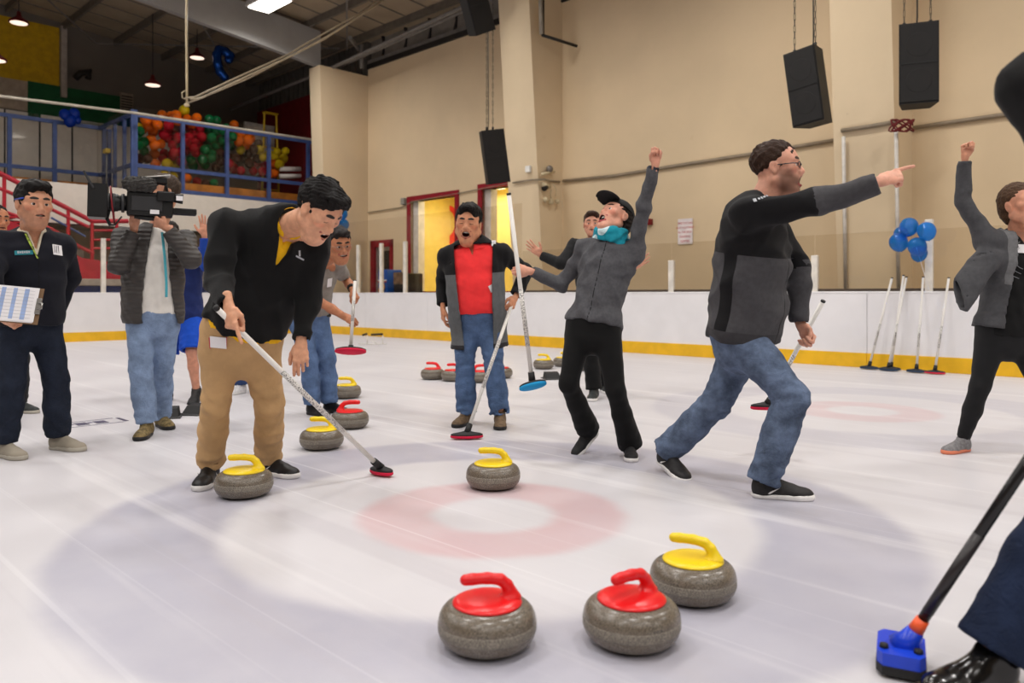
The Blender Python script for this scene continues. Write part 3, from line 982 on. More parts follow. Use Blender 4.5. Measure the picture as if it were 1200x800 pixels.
def merge(G, G2, off, k=0.0):
    sl = tuple(slice(off[i], off[i] + G2.n[i]) for i in range(3))
    a, d = G.F[sl], G2.F
    r = np.minimum(a, d)
    if k > 0:
        hh = np.maximum(k - np.abs(a - d), 0) / k; r = r - hh * hh * k * .25
    G.F[sl] = r
def subgrid(G, lo, hi):
    a = np.clip(np.floor((np.asarray(lo) - G.lo) / G.h).astype(int), 0, G.n - 4)
    b = np.minimum(np.maximum(np.ceil((np.asarray(hi) - G.lo) / G.h).astype(int) + 1, a + 4), G.n)
    g = Grid.__new__(Grid)
    g.lo = G.lo + a * G.h; g.h = G.h; g.n = b - a
    g.F = np.full(tuple(g.n), .5, np.float32)
    g.ax = [G.ax[i][a[i]:b[i]] for i in range(3)]
    return g, a

# ---- hands ---------------------------------------------------------
POSES = {   # (knuckle, middle, tip) bends for index, middle, ring, little
    'fist': [(78, 98, 60)] * 4, 'grip': [(52, 72, 48)] * 4, 'grip_loose': [(40, 62, 40), (48, 64, 42), (54, 66, 42), (60, 68, 44)],
    'point': [(2, 6, 4), (72, 96, 60), (76, 98, 60), (80, 98, 60)],
    'relax': [(18, 26, 16), (26, 32, 20), (32, 36, 22), (38, 38, 24)], 'open': [(0, 4, 3), (-2, 5, 3), (0, 6, 4), (3, 8, 5)],
    'pinch': [(20, 40, 20), (45, 60, 40), (60, 70, 45), (68, 72, 45)], 'flat': [(8, 10, 8)] * 4,
}
def hand_mesh(o, X, N, side, pose, s=1.0, fore=None, h=.0040):
    """o wrist, X finger direction, N back of the hand, side 'R'/'L'; fore = (elbow, elbow radius, wrist radius)"""
    X = nrm(X); N = nrm(N - X * (np.asarray(N) @ X))
    T = np.cross(N, X) * (1 if side == 'R' else -1)
    def P(a, b, c): return o + s * (X * a + T * b + N * c)
    lo, hi = o - .25 * s, o + .25 * s
    if fore is not None: lo, hi = np.minimum(lo, fore[0] - .07), np.maximum(hi, fore[0] + .07)
    prims = []
    prims.append((econe(P(.0, 0, 0), P(.05, .002, 0), (.027 * s, .019 * s), (.038 * s, .017 * s), T, N), .012))
    prims.append((econe(P(.045, .002, 0), P(.083, .0, .001), (.038 * s, .0165 * s), (.039 * s, .0135 * s), T, N), .012))
    prims.append((ell(P(.035, .026, -.008), np.array([.026, .016, .015]) * s, np.stack([X, T, N], 1)), .012))
    kn = [(.090, .030), (.095, .0105), (.089, -.0105), (.079, -.030)]
    ln = [(.043, .025, .021), (.047, .029, .022), (.043, .027, .021), (.034, .020, .018)]
    rr = [.0098, .0100, .0094, .0084]
    sp = {'open': (9, 3, -4, -12)}.get(pose, (2, .5, -1, -3))
    for i in range(4):
        d = rot_about(X, N, sp[i] * (1 if side == 'R' else -1))
        ax = np.cross(N, d)           # bend towards the palm
        p = P(kn[i][0], kn[i][1], .001); cur = d; nn = N
        prims.append((ell(P(kn[i][0] - .002, kn[i][1], .004), .0108 * s), .008))
        a_sum = 0
        for j in range(3):
            a_sum += POSES[pose][i][j]
            cur = rot_about(d, np.cross(d, -N), a_sum)
            q = p + cur * ln[i][j] * s
            r0 = rr[i] * (1 - .07 * j) * s
            prims.append((cone(p, q, r0, r0 * .92), .0025))
            p = q
    if pose in ('fist', 'point'):
        th = [(.022, .034, -.006), (.052, .040, -.024), (.072, .022, -.040), (.078, .000, -.044)]
    elif pose in ('grip', 'grip_loose', 'pinch'):
        th = [(.022, .032, -.006), (.052, .046, -.022), (.080, .040, -.036), (.098, .026, -.044)]
    elif pose in ('open', 'flat'):
        th = [(.020, .030, -.004), (.045, .056, -.010), (.070, .072, -.012), (.092, .082, -.012)]
    else:
        th = [(.020, .030, -.006), (.052, .046, -.018), (.080, .052, -.026), (.102, .052, -.032)]
    for j in range(3):
        prims.append((cone(P(*th[j]), P(*th[j + 1]), (.0135, .0115, .0105)[j] * s, (.0115, .0105, .009)[j] * s), .006))
    if fore is not None:
        e, re, rw = fore
        prims.append((econe(o + nrm(e - o) * .0, o + (e - o) * .45, (rw * 1.08, rw * .86), (rw * 1.30, rw * 1.22), T, N), .02))
        prims.append((cone(o + (e - o) * .45, e, rw * 1.25, re), .03))
    else:
        prims.append((econe(o - X * .06 * s, o + X * .01, (.026 * s, .021 * s), (.026 * s, .019 * s), T, N), .015))
    lo = np.min([p[0][1] for p in prims], 0) - .012; hi = np.max([p[0][2] for p in prims], 0) + .012
    G = Grid(lo, hi, h)
    for p, k in prims: G.u(p, k)
    return G.mesh(1)

class Person:
    def __init__(s, label, H=1.76, pel=None, neck=None, yh=0, ys=None, head=None, hs=1.08, w=1.0, belly=.0, arch=.0,
                 armR=None, armL=None, footR=None, footL=None, skin=None, hip_w=.088, sh_w=.185, base=None, cat='person', female=False, shdrop=.048, swR=1.0, swL=1.0, dropR=0.0, leg_fit=True):
        s.H = H; q = H / 1.76; s.q = q; s.w = w; s.belly = belly; s.arch = arch; s.female = female; s.hs = hs * q ** .5
        s.skin = skin
        s.pel = at(*pel); s.neck = at(neck[0], neck[1], pel[2] + neck[2])
        s.ax = nrm(s.neck - s.pel); s.TL = np.linalg.norm(s.neck - s.pel)
        ys = yh if ys is None else ys
        fh, fs = yawdir(yh), yawdir(ys)
        z = np.array([0, 0, 1.0])
        def rgt(f): 
            r = np.cross(f, z); return nrm(r - s.ax * (r @ s.ax))
        s.rh, s.rs = rgt(fh), rgt(fs)
        s.fh, s.fs = np.cross(s.ax, s.rh), np.cross(s.ax, s.rs)
        s.fh0 = fh
        sw = sh_w * q * (w ** .5)
        s.shR = s.neck + s.rs * sw * swR - s.ax * (shdrop + dropR); s.shL = s.neck - s.rs * sw * swL - s.ax * shdrop
        s.hipR = s.pel + s.rh * hip_w * q - s.ax * .01; s.hipL = s.pel - s.rh * hip_w * q - s.ax * .01
        UA, FA = .285 * q, .255 * q
        def arm(sh, a):
            (ex, ey, es), (wx, wy, ws) = a[0], a[1]
            e = reach(sh, ex, ey, UA, es); return e, reach(e, wx, wy, FA, ws)
        s.elR, s.wrR = arm(s.shR, armR); s.elL, s.wrL = arm(s.shL, armL)
        def leg(hip, f):
            px, Y, yaw = f[0], f[1], f[2]
            lift = f[3] if len(f) > 3 else 0; pitch = f[4] if len(f) > 4 else 0
            an = np.array([(px - 600) / FPX * Y, Y, .092 * q + lift])
            pole = fh * .9 + yawdir(yaw) * .5
            if len(f) > 5: pole = pole + np.asarray(f[5])
            fit = min(1.0, max(.885, np.linalg.norm(an - hip) * 1.012 / (.84 * q))) if leg_fit else 1.0
            kn = ik(hip, an, .425 * q * fit, .415 * q * fit, pole)
            return kn, an, yaw, pitch
        s.knR, s.anR, s.fyR, s.fpR = leg(s.hipR, footR)
        s.knL, s.anL, s.fyL, s.fpL = leg(s.hipL, footL)
        hc = at(head[0], head[1], pel[2] + head[2])
        f = yawdir(head[3], head[4]); R = frame(f)
        if head[5]:
            rr = np.array([rot_about(R[:, i], f, head[5]) for i in range(3)]).T; R = rr
        s.hc, s.hR = hc, R
        b = (s.anR + s.anL) / 2 if base is None else np.asarray(base, float)
        s.base = np.array([b[0], b[1], 0.0])
        s.o = thing('person', label, cat, s.base)
        s.o['_base'] = tuple(s.base)
        s.bodyV, s.bodyQ, s.bodyA, s.nb = [], [], {}, 0
    # ---------------- helpers
    def tp(s, u): return s.pel + (s.neck - s.pel) * u - (s.fh * (1 - u) + s.fs * u) * s.arch * 4 * u * (1 - u)
    def fr(s, u):
        r = nrm(s.rh * (1 - u) + s.rs * u); return r, np.cross(s.ax, r)
    def tc(s, V):
        d = V - s.pel; u = (d @ s.ax) / s.TL
        c = s.pel + np.outer(u, s.neck - s.pel)
        e = V - c
        uu = np.clip(u, 0, 1)[:, None]
        r = s.rh * (1 - uu) + s.rs * uu; f = s.fh * (1 - uu) + s.fs * uu
        return u, (e * r).sum(1), (e * f).sum(1)
    def arm_d(s, V, side):
        sh, el, wr = (s.shR, s.elR, s.wrR) if side == 'R' else (s.shL, s.elL, s.wrL)
        def seg(a, b):
            ba = b - a; t = np.clip(((V - a) @ ba) / (ba @ ba), 0, 1)
            return np.linalg.norm(V - a - np.outer(t, ba), axis=1), t
        d1, t1 = seg(sh, el); d2, t2 = seg(el, wr)
        return np.minimum(d1, d2), np.where(d1 < d2, t1, 1 + t2)
    def mesh(s, name, V, Q, m, parent=None, attrs=None, smooth=True):
        return mesh_obj(name, V, Q, m, parent or s.o, smooth, None, s.base, attrs)
    def mb(s, mb, name, m, parent=None, smooth=False):
        return mb.build(name, m, parent or s.o, smooth, s.base)
    def torso_prims(s, infl, u0=-.17, u1=.95, hip=1.0, ext=None):
        us = [-.17, .0, .22, .45, .70, .88, .97]
        A = np.array([.158 * hip, .162 * hip, .148, .152, .168, .150, .085]) * s.q * s.w
        B = np.array([.105, .112, .108, .110, .112, .092, .07]) * s.q * s.w
        if s.female: A = A * np.array([1.0, 1.0, .86, .88, .92, .92, .9])
        be = np.array([0, .35, .9, .8, .3, 0, 0]) * s.belly
        out = []
        if ext is not None:
            r, f = s.fr(0)
            out.append(econe(s.tp(ext - .08), s.tp(-.12), (A[0] + infl * 1.6, B[0] + infl * 2.2), (A[0] + infl, B[0] + infl), r, f))
        for i in range(len(us) - 1):
            a, b = us[i], us[i + 1]
            if a < u0 - .001 or b > u1 + .03: continue
            r, f = s.fr(max(0, min(1, (a + b) / 2)))
            pa, pb = s.tp(a) + f * be[i] * .6, s.tp(b) + f * be[i + 1] * .6
            out.append(econe(pa, pb, (A[i] + infl + be[i] * .3, B[i] + infl + be[i] * .5), (A[i + 1] + infl + be[i + 1] * .3, B[i + 1] + infl + be[i + 1] * .5), r, f))
        return out
    def add_body(s, V, Q, **attrs):
        s.bodyV.append(V); s.bodyQ.append(Q + s.nb)
        for k in ('lip', 'brow', 'mouth', 'stub', 'flush'):
            s.bodyA.setdefault(k, []).append(np.asarray(attrs.get(k, np.full(len(V), -.05))))
        s.nb += len(V)
    # ---------------- head
    def head(s, mo=.2, mw=1.0, smile=.3, jaw=1.0, eyes='open', nose=1.0, teeth=True, fat=0.0, brow_up=0.0, gaze=0):
        R, c, q = s.hR, s.hc, s.hs
        nbl = R.T @ (s.neck - s.ax * .03 - c) / q
        prims = []
        U = lambda p, k=.0: prims.append(('u', p, k))
        S = lambda p, k=.0: prims.append(('s', p, k))
        X, Yv = np.array([1.0, 0, 0]), np.array([0, 1.0, 0])
        dr = -.020 * mo
        U(ell((0, -.015, .035), (.077, .098, .088)))
        U(econe((0, .026, .030), (0, .044, -.060), ((.066 + fat * .6), .062), ((.050 + fat), .045), X, Yv), .03)
        U(ell((0, .062, -.090 + dr), (.028 * jaw, .026, .022)), .025)
        for x in (-1, 1):
            U(cone((x * (.050 + fat), -.002, -.048 + dr * .4), (x * .020, .062, -.090 + dr), .024 + fat * .5, .020), .03)
            U(ell((x * .044, .060, -.014 + .006 * smile), (.025 + fat * .6, .024, .022)), .022)
            U(cone((x * .014, .085, .026), (x * .046, .070, .026), .012, .012), .016)
        if fat > 0: U(ell((0, .03, -.108 + dr), (.045, .045, .022 + fat)), .03)
        for x in (-1, 1): S(ell((x * .032, .099, .003), (.020, .015, .012)), .012)
        for x in (-1, 1):
            if eyes == 'open':
                U(ell((x * .031, .0785, .0115), (.0165, .0125, .0062)), .005); U(ell((x * .031, .0775, -.0065), (.016, .0125, .0055)), .005)
            else:
                U(ell((x * .031, .0785, .003), (.0175, .0125, .0105)), .006)
        n = nose
        U(cone((0, .084, .018), (0, .103 * (1 + .03 * (n - 1)), -.024), .0085, .0120 * n), .014)
        U(ell((0, .104 + .004 * (n - 1), -.028), np.array([.0135, .012, .0115]) * n), .008)
        for x in (-1, 1): U(ell((x * .0135 * n, .095, -.031), np.array([.0085, .010, .0085]) * n), .006)
        U(ell((0, .072, -.058), (.036, .030, .028)), .022)
        zu, zl = -.0525 + .002 * mo, -.060 + dr * 1.15 - .008 * mo
        cz = .006 * smile
        ul = [((-.026 * mw, .084, zu - .004 + cz), (0, .0985, zu)), ((.026 * mw, .084, zu - .004 + cz), (0, .0985, zu))]
        ll = [((-.024 * mw, .083, (zu + zl) / 2 * .3 + zl * .7 + cz), (0, .0955, zl)), ((.024 * mw, .083, (zu + zl) / 2 * .3 + zl * .7 + cz), (0, .0955, zl))]
        if smile > .2:
            for x in (-1, 1): S(cone((x * .030, .104, -.030), (x * .041, .088, -.060 + dr * .5), .0035, .0035), .010)
        lips = [cone(a, b, .0050, .0062) for a, b in ul] + [cone(a, b, .0052, .0070) for a, b in ll]
        for p in lips: U(p, .006)
        op = None
        if mo > .05:
            zc = (zu + zl) / 2; op = ell((0, .098, zc + .001), (.0225 * mw, .040, max((zu - zl) / 2 - .0035, .003)))
            S(op, .003)
        else:
            S(cone((-.022 * mw, .098, -.0565 + cz), (.022 * mw, .098, -.0565 + cz), .0022, .0022), .003)
        for x in (-1, 1):
            er = np.array([[1, 0, 0], [0, math.cos(.25), -math.sin(.25)], [0, math.sin(.25), math.cos(.25)]])
            U(ell((x * .080, -.008, -.004), (.0095, .0205, .0325), er), .007)
            S(ell((x * .091, -.004, -.002), (.008, .011, .019), er), .006)
        nr = .056 if not s.female else .047
        U(econe((0, -.024, -.050), nbl, (nr, nr), (nr * 1.1, nr * 1.05), X, Yv), .03)
        lo = np.min([p[1][1] for p in prims if p[0] == 'u'], 0) - .015; hi = np.max([p[1][2] for p in prims if p[0] == 'u'], 0) + .015
        G = Grid(lo, hi, .0042)
        for o_, p, k in prims: G.op(p, o_, k)
        V, Q = G.mesh(1)
        lip = .0072 - np.min([val(p, V) + .0045 for p in lips], 0) if lips else None
        lip = np.where(V[:, 1] > .074, lip, -.05)
        br = []
        bu = .006 * brow_up
        for x in (-1, 1):
            br += [cone((x * .014, .092, .031 + bu), (x * .034, .090, .035 + bu), .0046, .0048), cone((x * .034, .090, .035 + bu), (x * .052, .072, .028 + bu), .0046, .003)]
        brow = .0028 - np.min([val(p, V) for p in br], 0)
        if eyes != 'open':
            ln = [cone((x * .018, .0925, .0015), (x * .044, .086, .0005), .0016, .0012) for x in (-1, 1)]
            brow = np.maximum(brow, .0012 - np.min([val(p, V) for p in ln], 0))
        mouth = -val(op, V) + .0012 if op is not None else .0016 - val(cone((-.024 * mw, .095, -.0565 + cz), (.024 * mw, .095, -.0565 + cz), .0022, .0022), V)
        mouth = np.where(V[:, 1] > .03, mouth, -.05)
        if op is not None: lip = np.where(mouth > -.0005, -.05, lip)
        stub = np.minimum(np.minimum(-.036 - V[:, 2] + np.maximum(0, np.abs(V[:, 0]) - .03) * .6, V[:, 1] + .005), V[:, 2] + .125 - dr)
        stub = np.where(np.abs(V[:, 0]) < .028, np.minimum(stub, -.043 - V[:, 2]), stub)
        fl = [ell((x * .046, .07, -.02), (.03, .03, .022)) for x in (-1, 1)] + [ell((0, .105, -.027), (.016, .016, .014))]
        flush = np.clip(-np.min([val(p, V) for p in fl], 0) / .012, 0, 1)
        s.add_body(c + q * (V @ R.T), Q, lip=lip, brow=brow, mouth=mouth, stub=stub, flush=flush)
        L = lambda p: c + q * (R @ np.asarray(p, float))
        s.L = L
        if eyes == 'open':
            for x in (-1, 1):
                g = nrm(R @ np.array([math.sin(math.radians(gaze)), math.cos(math.radians(gaze)), -.05]))
                Rz = np.stack([np.cross(R[:, 2], g), R[:, 2], g], 1)
                m_ = MB(); m_.ball(L((x * .031, .0775, .0035)), .0128 * q, 14, 10, Rz)
                m_.m = [1 if i >= 14 * 8 else 0 for i in range(len(m_.f))]
                s.mb(m_, 'eye', [eye_white, eye_iris], smooth=True)
        if teeth and mo > .15:
            m_ = MB(); V2 = []; n_ = 9
            for j in range(n_):
                a = (j / (n_ - 1) - .5) * 2
                for z in (0, -.0085):
                    for dy in (0, -.004):
                        V2.append(L((a * .019 * mw, .0905 - .010 * a * a + dy, zu - .0035 + z * (1 - .25 * abs(a)))))
            Fc = []
            for j in range(n_ - 1):
                a = 4 * j; b = a + 4
                Fc += [(a, b, b + 2, a + 2), (a + 1, a + 3, b + 3, b + 1), (a, a + 1, b + 1, b), (a + 2, b + 2, b + 3, a + 3)]
            m_.add(V2, Fc); s.mb(m_, 'teeth', tooth_m, smooth=False)
    def hair(s, m, style='short', vol=.0, front=.0, seed=1, hl=.0, tuft=.004, back=0.0):
        G = Grid((-.13, -.17, -.20), (.13, .16, .19), .0045)
        G.u(ell((0, -.018, .040 + vol * .5), (.0835 + vol * .7, .105 + vol * .6, .091 + vol)))
        if front:
            G.u(ell((0, .066, .098 + vol * .4), (.060, .045 + front * .3, .026 + front * .4)), .03)
        G.sub(ell((0, .112, -.014), (.067, .062, .100 + hl)), .010)
        G.cut((0, .010, -.020), (0, .50, -.86))
        if style == 'long':
            G.u(ell((0, -.065, -.02), (.078, .055, .09)), .03)
            G.cut((0, .03, 0), (0, .9, -.45))
        G.sub(ell((0, -.012, .028), (.070, .090, .080)))
        wr = wrinkle(seed, tuft * .55, .020, np.array([.95, .25, .1]), 2.0)
        lm = lump(seed + 1, tuft * .55, .06)
        G.warp(lambda x, y, z: wr(x, y, z) + lm(x, y, z), .03)
        for x in (-1, 1): G.sub(ell((x * .082, -.004, -.008), (.014, .020, .028)), .004)
        V, Q = G.mesh(1)
        return s.mesh('hair', s.hc + s.hs * (V @ s.hR.T), Q, m)
    def glasses(s, m, lens=None, rim=.0023, w=.0215, h=.0135, top=True):
        L = s.L
        m_ = MB()
        for x in (-1, 1):
            pts = []
            for j in range(15):
                a = 2 * math.pi * j / 14
                ca, sa = math.cos(a), math.sin(a)
                pts.append(L((x * .033 + w * abs(ca) ** .7 * (1 if ca > 0 else -1), .1015 - .006 * (ca * x > 0) * abs(ca), .001 + h * abs(sa) ** .7 * (1 if sa > 0 else -1))))
            m_.tube(pts, rim * s.hs, 6, caps=False)
            m_.tube([L((x * .054, .096, .006)), L((x * .076, .07, .007)), L((x * .082, .0, .006)), L((x * .080, -.02, -.008))], rim * 1.1 * s.hs, 6)
        m_.tube([L((-.0115, .103, .004)), L((0, .106, .006)), L((.0115, .103, .004))], rim * s.hs, 6)
        g = s.mb(m_, 'eyeglasses', m, smooth=True)
        for x in (-1, 1):
            q = MB(); V = []
            for j in range(12):
                a = 2 * math.pi * j / 12; V.append(L((x * .033 + w * .98 * math.cos(a), .1005, .001 + h * math.sin(a))))
            q.add(V, [tuple(range(12))]); mesh_obj('lens', np.concatenate(q.v), q.f, glass('lens_glass', (250, 250, 252), .95, .3), g, False, None, s.base)
    # ---------------- hands, hidden body
    def hands(s, R=None, L=None):
        """R/L = (pose, finger direction, back-of-hand normal, bare forearm?)"""
        for side, a in (('R', R), ('L', L)):
            if a is None: continue
            o, e = (s.wrR, s.elR) if side == 'R' else (s.wrL, s.elL)
            X = a[1] if a[1] is not None else nrm(o - e)
            fore = (e, .044 * s.q, .029 * s.q) if len(a) > 3 and a[3] else None
            sc_ = (.98 if not s.female else .90) * s.q
            V, Q = hand_mesh(o + X * .01, X, np.asarray(a[2], float), side, a[0], sc_, fore, .0040)
            s.add_body(V, Q)
    def core(s, legs=True):
        P = s.torso_prims(-.022) + [cone(s.neck - s.ax * .06, s.shR, .05, .05), cone(s.neck - s.ax * .06, s.shL, .05, .05)]
        for sh, el, wr in ((s.shR, s.elR, s.wrR), (s.shL, s.elL, s.wrL)):
            P += [cone(sh, el, .040 * s.q, .033 * s.q), cone(el, wr, .033 * s.q, .021 * s.q)]
        for hp, kn, an in ((s.hipR, s.knR, s.anR), (s.hipL, s.knL, s.anL)):
            P += [cone(hp, kn, .075 * s.q, .050 * s.q), cone(kn, kn * .6 + an * .4, .048 * s.q, .050 * s.q), cone(kn * .6 + an * .4, an, .050 * s.q, .034 * s.q)]
        lo = np.min([p[1] for p in P], 0) - .03; hi = np.max([p[2] for p in P], 0) + .03
        G = Grid(lo, hi, .015)
        for p in P: G.u(p, .02)
        V, Q = G.mesh(2)
        s.add_body(V, Q)
    def body(s):
        V = np.concatenate(s.bodyV); Q = np.concatenate(s.bodyQ)
        return s.mesh('body', V, Q, s.skin, attrs={k: np.concatenate(v) for k, v in s.bodyA.items()})
    # ---------------- clothes
    def top(s, name, m, infl=.018, hem=-.16, sleeve=1.0, cuff=.036, up=.062, el=.052, wr=.042, wrk=.004, lam=.10, seed=1, collar=None, vneck=None,
            opening=None, shell=None, masks=None, h=.009, cuff_trim=.0, relax=1, waist_k=1.0, arms='RL', hipf=1.0, hood=0, extra=None, neck_r=.060):
        tp = s.torso_prims(infl, hip=hipf, ext=hem if hem < -.2 else None)
        tp += [econe(s.neck - s.ax * .075, sh - s.ax * .01, (.075 + infl, .070 + infl), (.05 + infl, .052 + infl), s.fs, s.ax) for sh in (s.shR, s.shL)]
        q = s.q
        AR = []
        for side in arms:
            sh, e, w = (s.shR, s.elR, s.wrR) if side == 'R' else (s.shL, s.elL, s.wrL)
            if sleeve <= 1.0:
                e2 = sh + (e - sh) * sleeve
                AR.append((side, [cone(sh, e2, (up + .002) * q, up * q * .98)], e2, nrm(e - sh), up * .8))
            else:
                w2 = e + (w - e) * (sleeve - 1.0)
                AR.append((side, [cone(sh, e, up * q, el * q), cone(e, w2, el * q, wr * q)], w2, nrm(w - e), wr * q * .66))
        allp = tp + [p for a in AR for p in a[1]]
        lo = np.min([p[1] for p in allp], 0) - .05; hi = np.max([p[2] for p in allp], 0) + .06
        G = Grid(lo, hi, h)
        for p in tp: G.u(p, .035)
        if extra: extra(G)
        G.cut(s.tp(hem), -s.ax)
        if collar:
            nd = nrm(s.L((0, -.02, -.06)) - s.neck) if hasattr(s, 'L') else s.ax
            G.u(cone(s.neck - s.ax * .03, s.neck + nd * collar[0], collar[1] * 1.1, collar[1]), .02)
            G.cut(s.neck + nd * collar[0], nd, s.neck - .2, s.neck + .25)
        wfn = wrinkle(seed, wrk, lam)
        G.warp(wfn, .04)
        if shell:
            F0 = G.F.copy(); G.F = np.maximum(F0, -(F0 + shell))
        for side, pr, end, d, cf in AR:
            b0 = np.min([p[1] for p in pr], 0) - .06; b1 = np.max([p[2] for p in pr], 0) + .06
            g2, off = subgrid(G, b0, b1)
            for p in pr: g2.u(p, .02)
            g2.warp(wfn, .04)
            g2.cut(end, d)
            g2.sub(cone(end - d * .025, end + d * .05, cf, cf))
            merge(G, g2, off, .035)
        nd = nrm(s.hc + s.hs * (s.hR @ np.array([0, -.022, -.06])) - s.neck)
        G.sub(cone(s.neck - s.ax * .05, s.neck + nd * .16, neck_r, neck_r + .012), .004)
        if vneck:
            dep, wd = vneck
            c = s.neck + s.fs * (.10 + s.belly * .2)
            g0 = c + nd * .05; g1 = s.tp(1 - dep / s.TL) + s.fs * (.13 + s.belly * .3)
            fn = vcut(g0, g1, wd, s.rs, s.fs)
            G.op((fn, c - .3, c + .3), 's')
        if opening:
            fn = opening
            w = G.win(G.lo, G.lo + G.h * G.n)
            sl, x, y, z = w
            idx = np.nonzero(np.abs(G.F) < .06)
            Pp = np.stack([G.ax[i][idx[i]] for i in range(3)], 1).astype(float)
            G.F[idx] = np.maximum(G.F[idx], fn(s, Pp).astype(np.float32))
        V, Q = G.mesh(relax)
        at_ = {}
        if masks:
            for k, fn in masks.items(): at_[k] = fn(s, V)
        return s.mesh(name, V, Q, m, attrs=at_)
    def collar(s, m, h=.045, r0=.068, r1=.098, gap=.035, th=.008, name='collar', drop=.012):
        """turned-down shirt collar, open at the front"""
        nd = nrm(s.hc + s.hs * (s.hR @ np.array([0, -.022, -.06])) - s.neck)
        a, b = s.neck + nd * h, s.neck - s.ax * drop
        G = Grid(s.neck - .16, s.neck + .16, .005)
        G.u(cone(a, b, r0 + th, r1 + th)); G.cut(a, nd); G.cut(b, -nrm(s.ax + nd))
        G.sub(cone(a + nd * .03, b - nd * .03, r0, r1 - .002))
        c = s.neck + s.fs * .09 + nd * (h + .02)
        g1 = s.neck + s.fs * .11 - s.ax * .10
        G.op((vcut(c, g1, gap, s.rs, s.fs), s.neck - .3, s.neck + .3), 's')
        V, Q = G.mesh(1)
        return s.mesh(name, V, Q, m)
    def pants(s, name, m, thigh=.093, knee=.068, hemr=.074, top=.13, wrk=.0045, seed=3, length=1.0, masks=None, h=.0095, infl=.012, hipf=1.0, calf=None, flare=0, lam=.085):
        q = s.q
        hp = s.torso_prims(infl, u1=.25, hip=hipf)
        LG = []
        for hip, kn, an in ((s.hipR, s.knR, s.anR), (s.hipL, s.knL, s.anL)):
            if length >= 1.0:
                end = an + nrm(an - kn) * (length - 1.0) * .5
                mid = kn * .55 + an * .45
                c_ = (knee + hemr) / 2 if calf is None else calf
                LG.append(([cone(hip, kn, thigh * q * s.w, knee * q), cone(kn, mid, knee * q, c_ * q), cone(mid, end, c_ * q, hemr * q)], end, nrm(an - kn), hemr, kn))
            else:
                end = hip + (kn - hip) * length
                LG.append(([cone(hip, end, thigh * q * s.w, hemr * q)], end, nrm(kn - hip), hemr, kn))
        allp = hp + [p for a in LG for p in a[0]]
        lo = np.min([p[1] for p in allp], 0) - .05; hi = np.max([p[2] for p in allp], 0) + .05
        G = Grid(lo, hi, h)
        for p in hp: G.u(p, .03)
        for pr, end, d, hr, kn in LG:
            g2, off = subgrid(G, np.min([p[1] for p in pr], 0) - .05, np.max([p[2] for p in pr], 0) + .05)
            for p in pr: g2.u(p, .025)
            wf = wrinkle(seed + 7, wrk * 1.2, lam * .75, d, 1.8)
            g2.warp(lambda x, y, z: wf(x, y, z) * (.12 + np.exp(-((x - end[0]) ** 2 + (y - end[1]) ** 2 + (z - end[2]) ** 2) / .016) + .55 * np.exp(-((x - kn[0]) ** 2 + (y - kn[1]) ** 2 + (z - kn[2]) ** 2) / .02)), .03)
            g2.cut(end, d)
            g2.sub(cone(end - d * .025, end + d * .05, hr * q * .68, hr * q * .68))
            merge(G, g2, off, .03)
        G.warp(wrinkle(seed, wrk * .55, lam * 2.0), .03)
        G.cut(s.tp(top), s.ax)
        V, Q = G.mesh(1)
        return s.mesh(name, V, Q, m, attrs={k: fn(s, V) for k, fn in (masks or {}).items()})
    def shoes(s, m, sole, lace=None, high=0, masks=None, name='shoe', logo=None, sc=1.0, sole_h=.024):
        for side in 'RL':
            an, yaw, pitch = (s.anR, s.fyR, s.fpR) if side == 'R' else (s.anL, s.fyL, s.fpL)
            R = frame(yawdir(yaw, pitch)); q = s.q * sc * (1.0 if not s.female else .93)
            org = an - R @ (np.array([0, -.03, .092]) * s.q)
            X, Yv = np.array([1.0, 0, 0]), np.array([0, 1.0, 0])
            G = Grid((-.08, -.12, -.03), (.08, .24, .16), .0055)
            G.u(ell((0, -.045, .045), (.036, .045, .052)))
            G.u(econe((0, -.03, .035), (0, .09, .030), (.037, .050), (.046, .036), X, np.array([0, 0, 1.0])), .03)
            G.u(ell((.003, .135, .026), (.047, .060, .034)), .03)
            G.u(cone((0, -.035, .06), (0, -.035, .10 + high), .042, .041), .03)
            G.u(cone((0, .0, .085), (0, .085, .052), .026, .018), .03)
            G.cut((0, 0, .105 + high), (0, .25, 1))
            G.sub(cone((0, -.038, .08 + high), (0, -.038, .16 + high), .032, .034))
            G.cut((0, 0, sole_h * .7), (0, 0, -1))
            V, Q = G.mesh(1)
            sh = s.mesh(name, org + q * (V @ R.T), Q, m, attrs={k: fn(V) for k, fn in (masks or {}).items()})
            G = Grid((-.08, -.12, -.02), (.08, .24, .06), .0055)
            G.u(econe((0, -.045, .015), (0, .06, .015), (.041, .03), (.046, .03), X, np.array([0, 0, 1.0]), 1.6), .02)
            G.u(ell((.003, .125, .015), (.052, .075, .04)), .03)
            G.cut((0, 0, sole_h), (0, -.04, 1)); G.cut((0, 0, 0), (0, 0, -1))
            V, Q = G.mesh(0)
            mesh_obj('sole', org + q * (V @ R.T), Q, sole, sh, True, None, s.base)
            if lace is not None:
                m_ = MB()
                for i in range(4):
                    y = .030 + i * .019; z = .088 - i * .0095
                    m_.tube([org + q * (R @ np.array(p)) for p in ((-.028, y - .006, z - .018), (-.014, y, z - .001), (.014, y + .006, z - .001), (.028, y, z - .018))], .0042 * q, 5)
                mesh_obj('laces', np.concatenate(m_.v), m_.f, lace, sh, True, None, s.base)
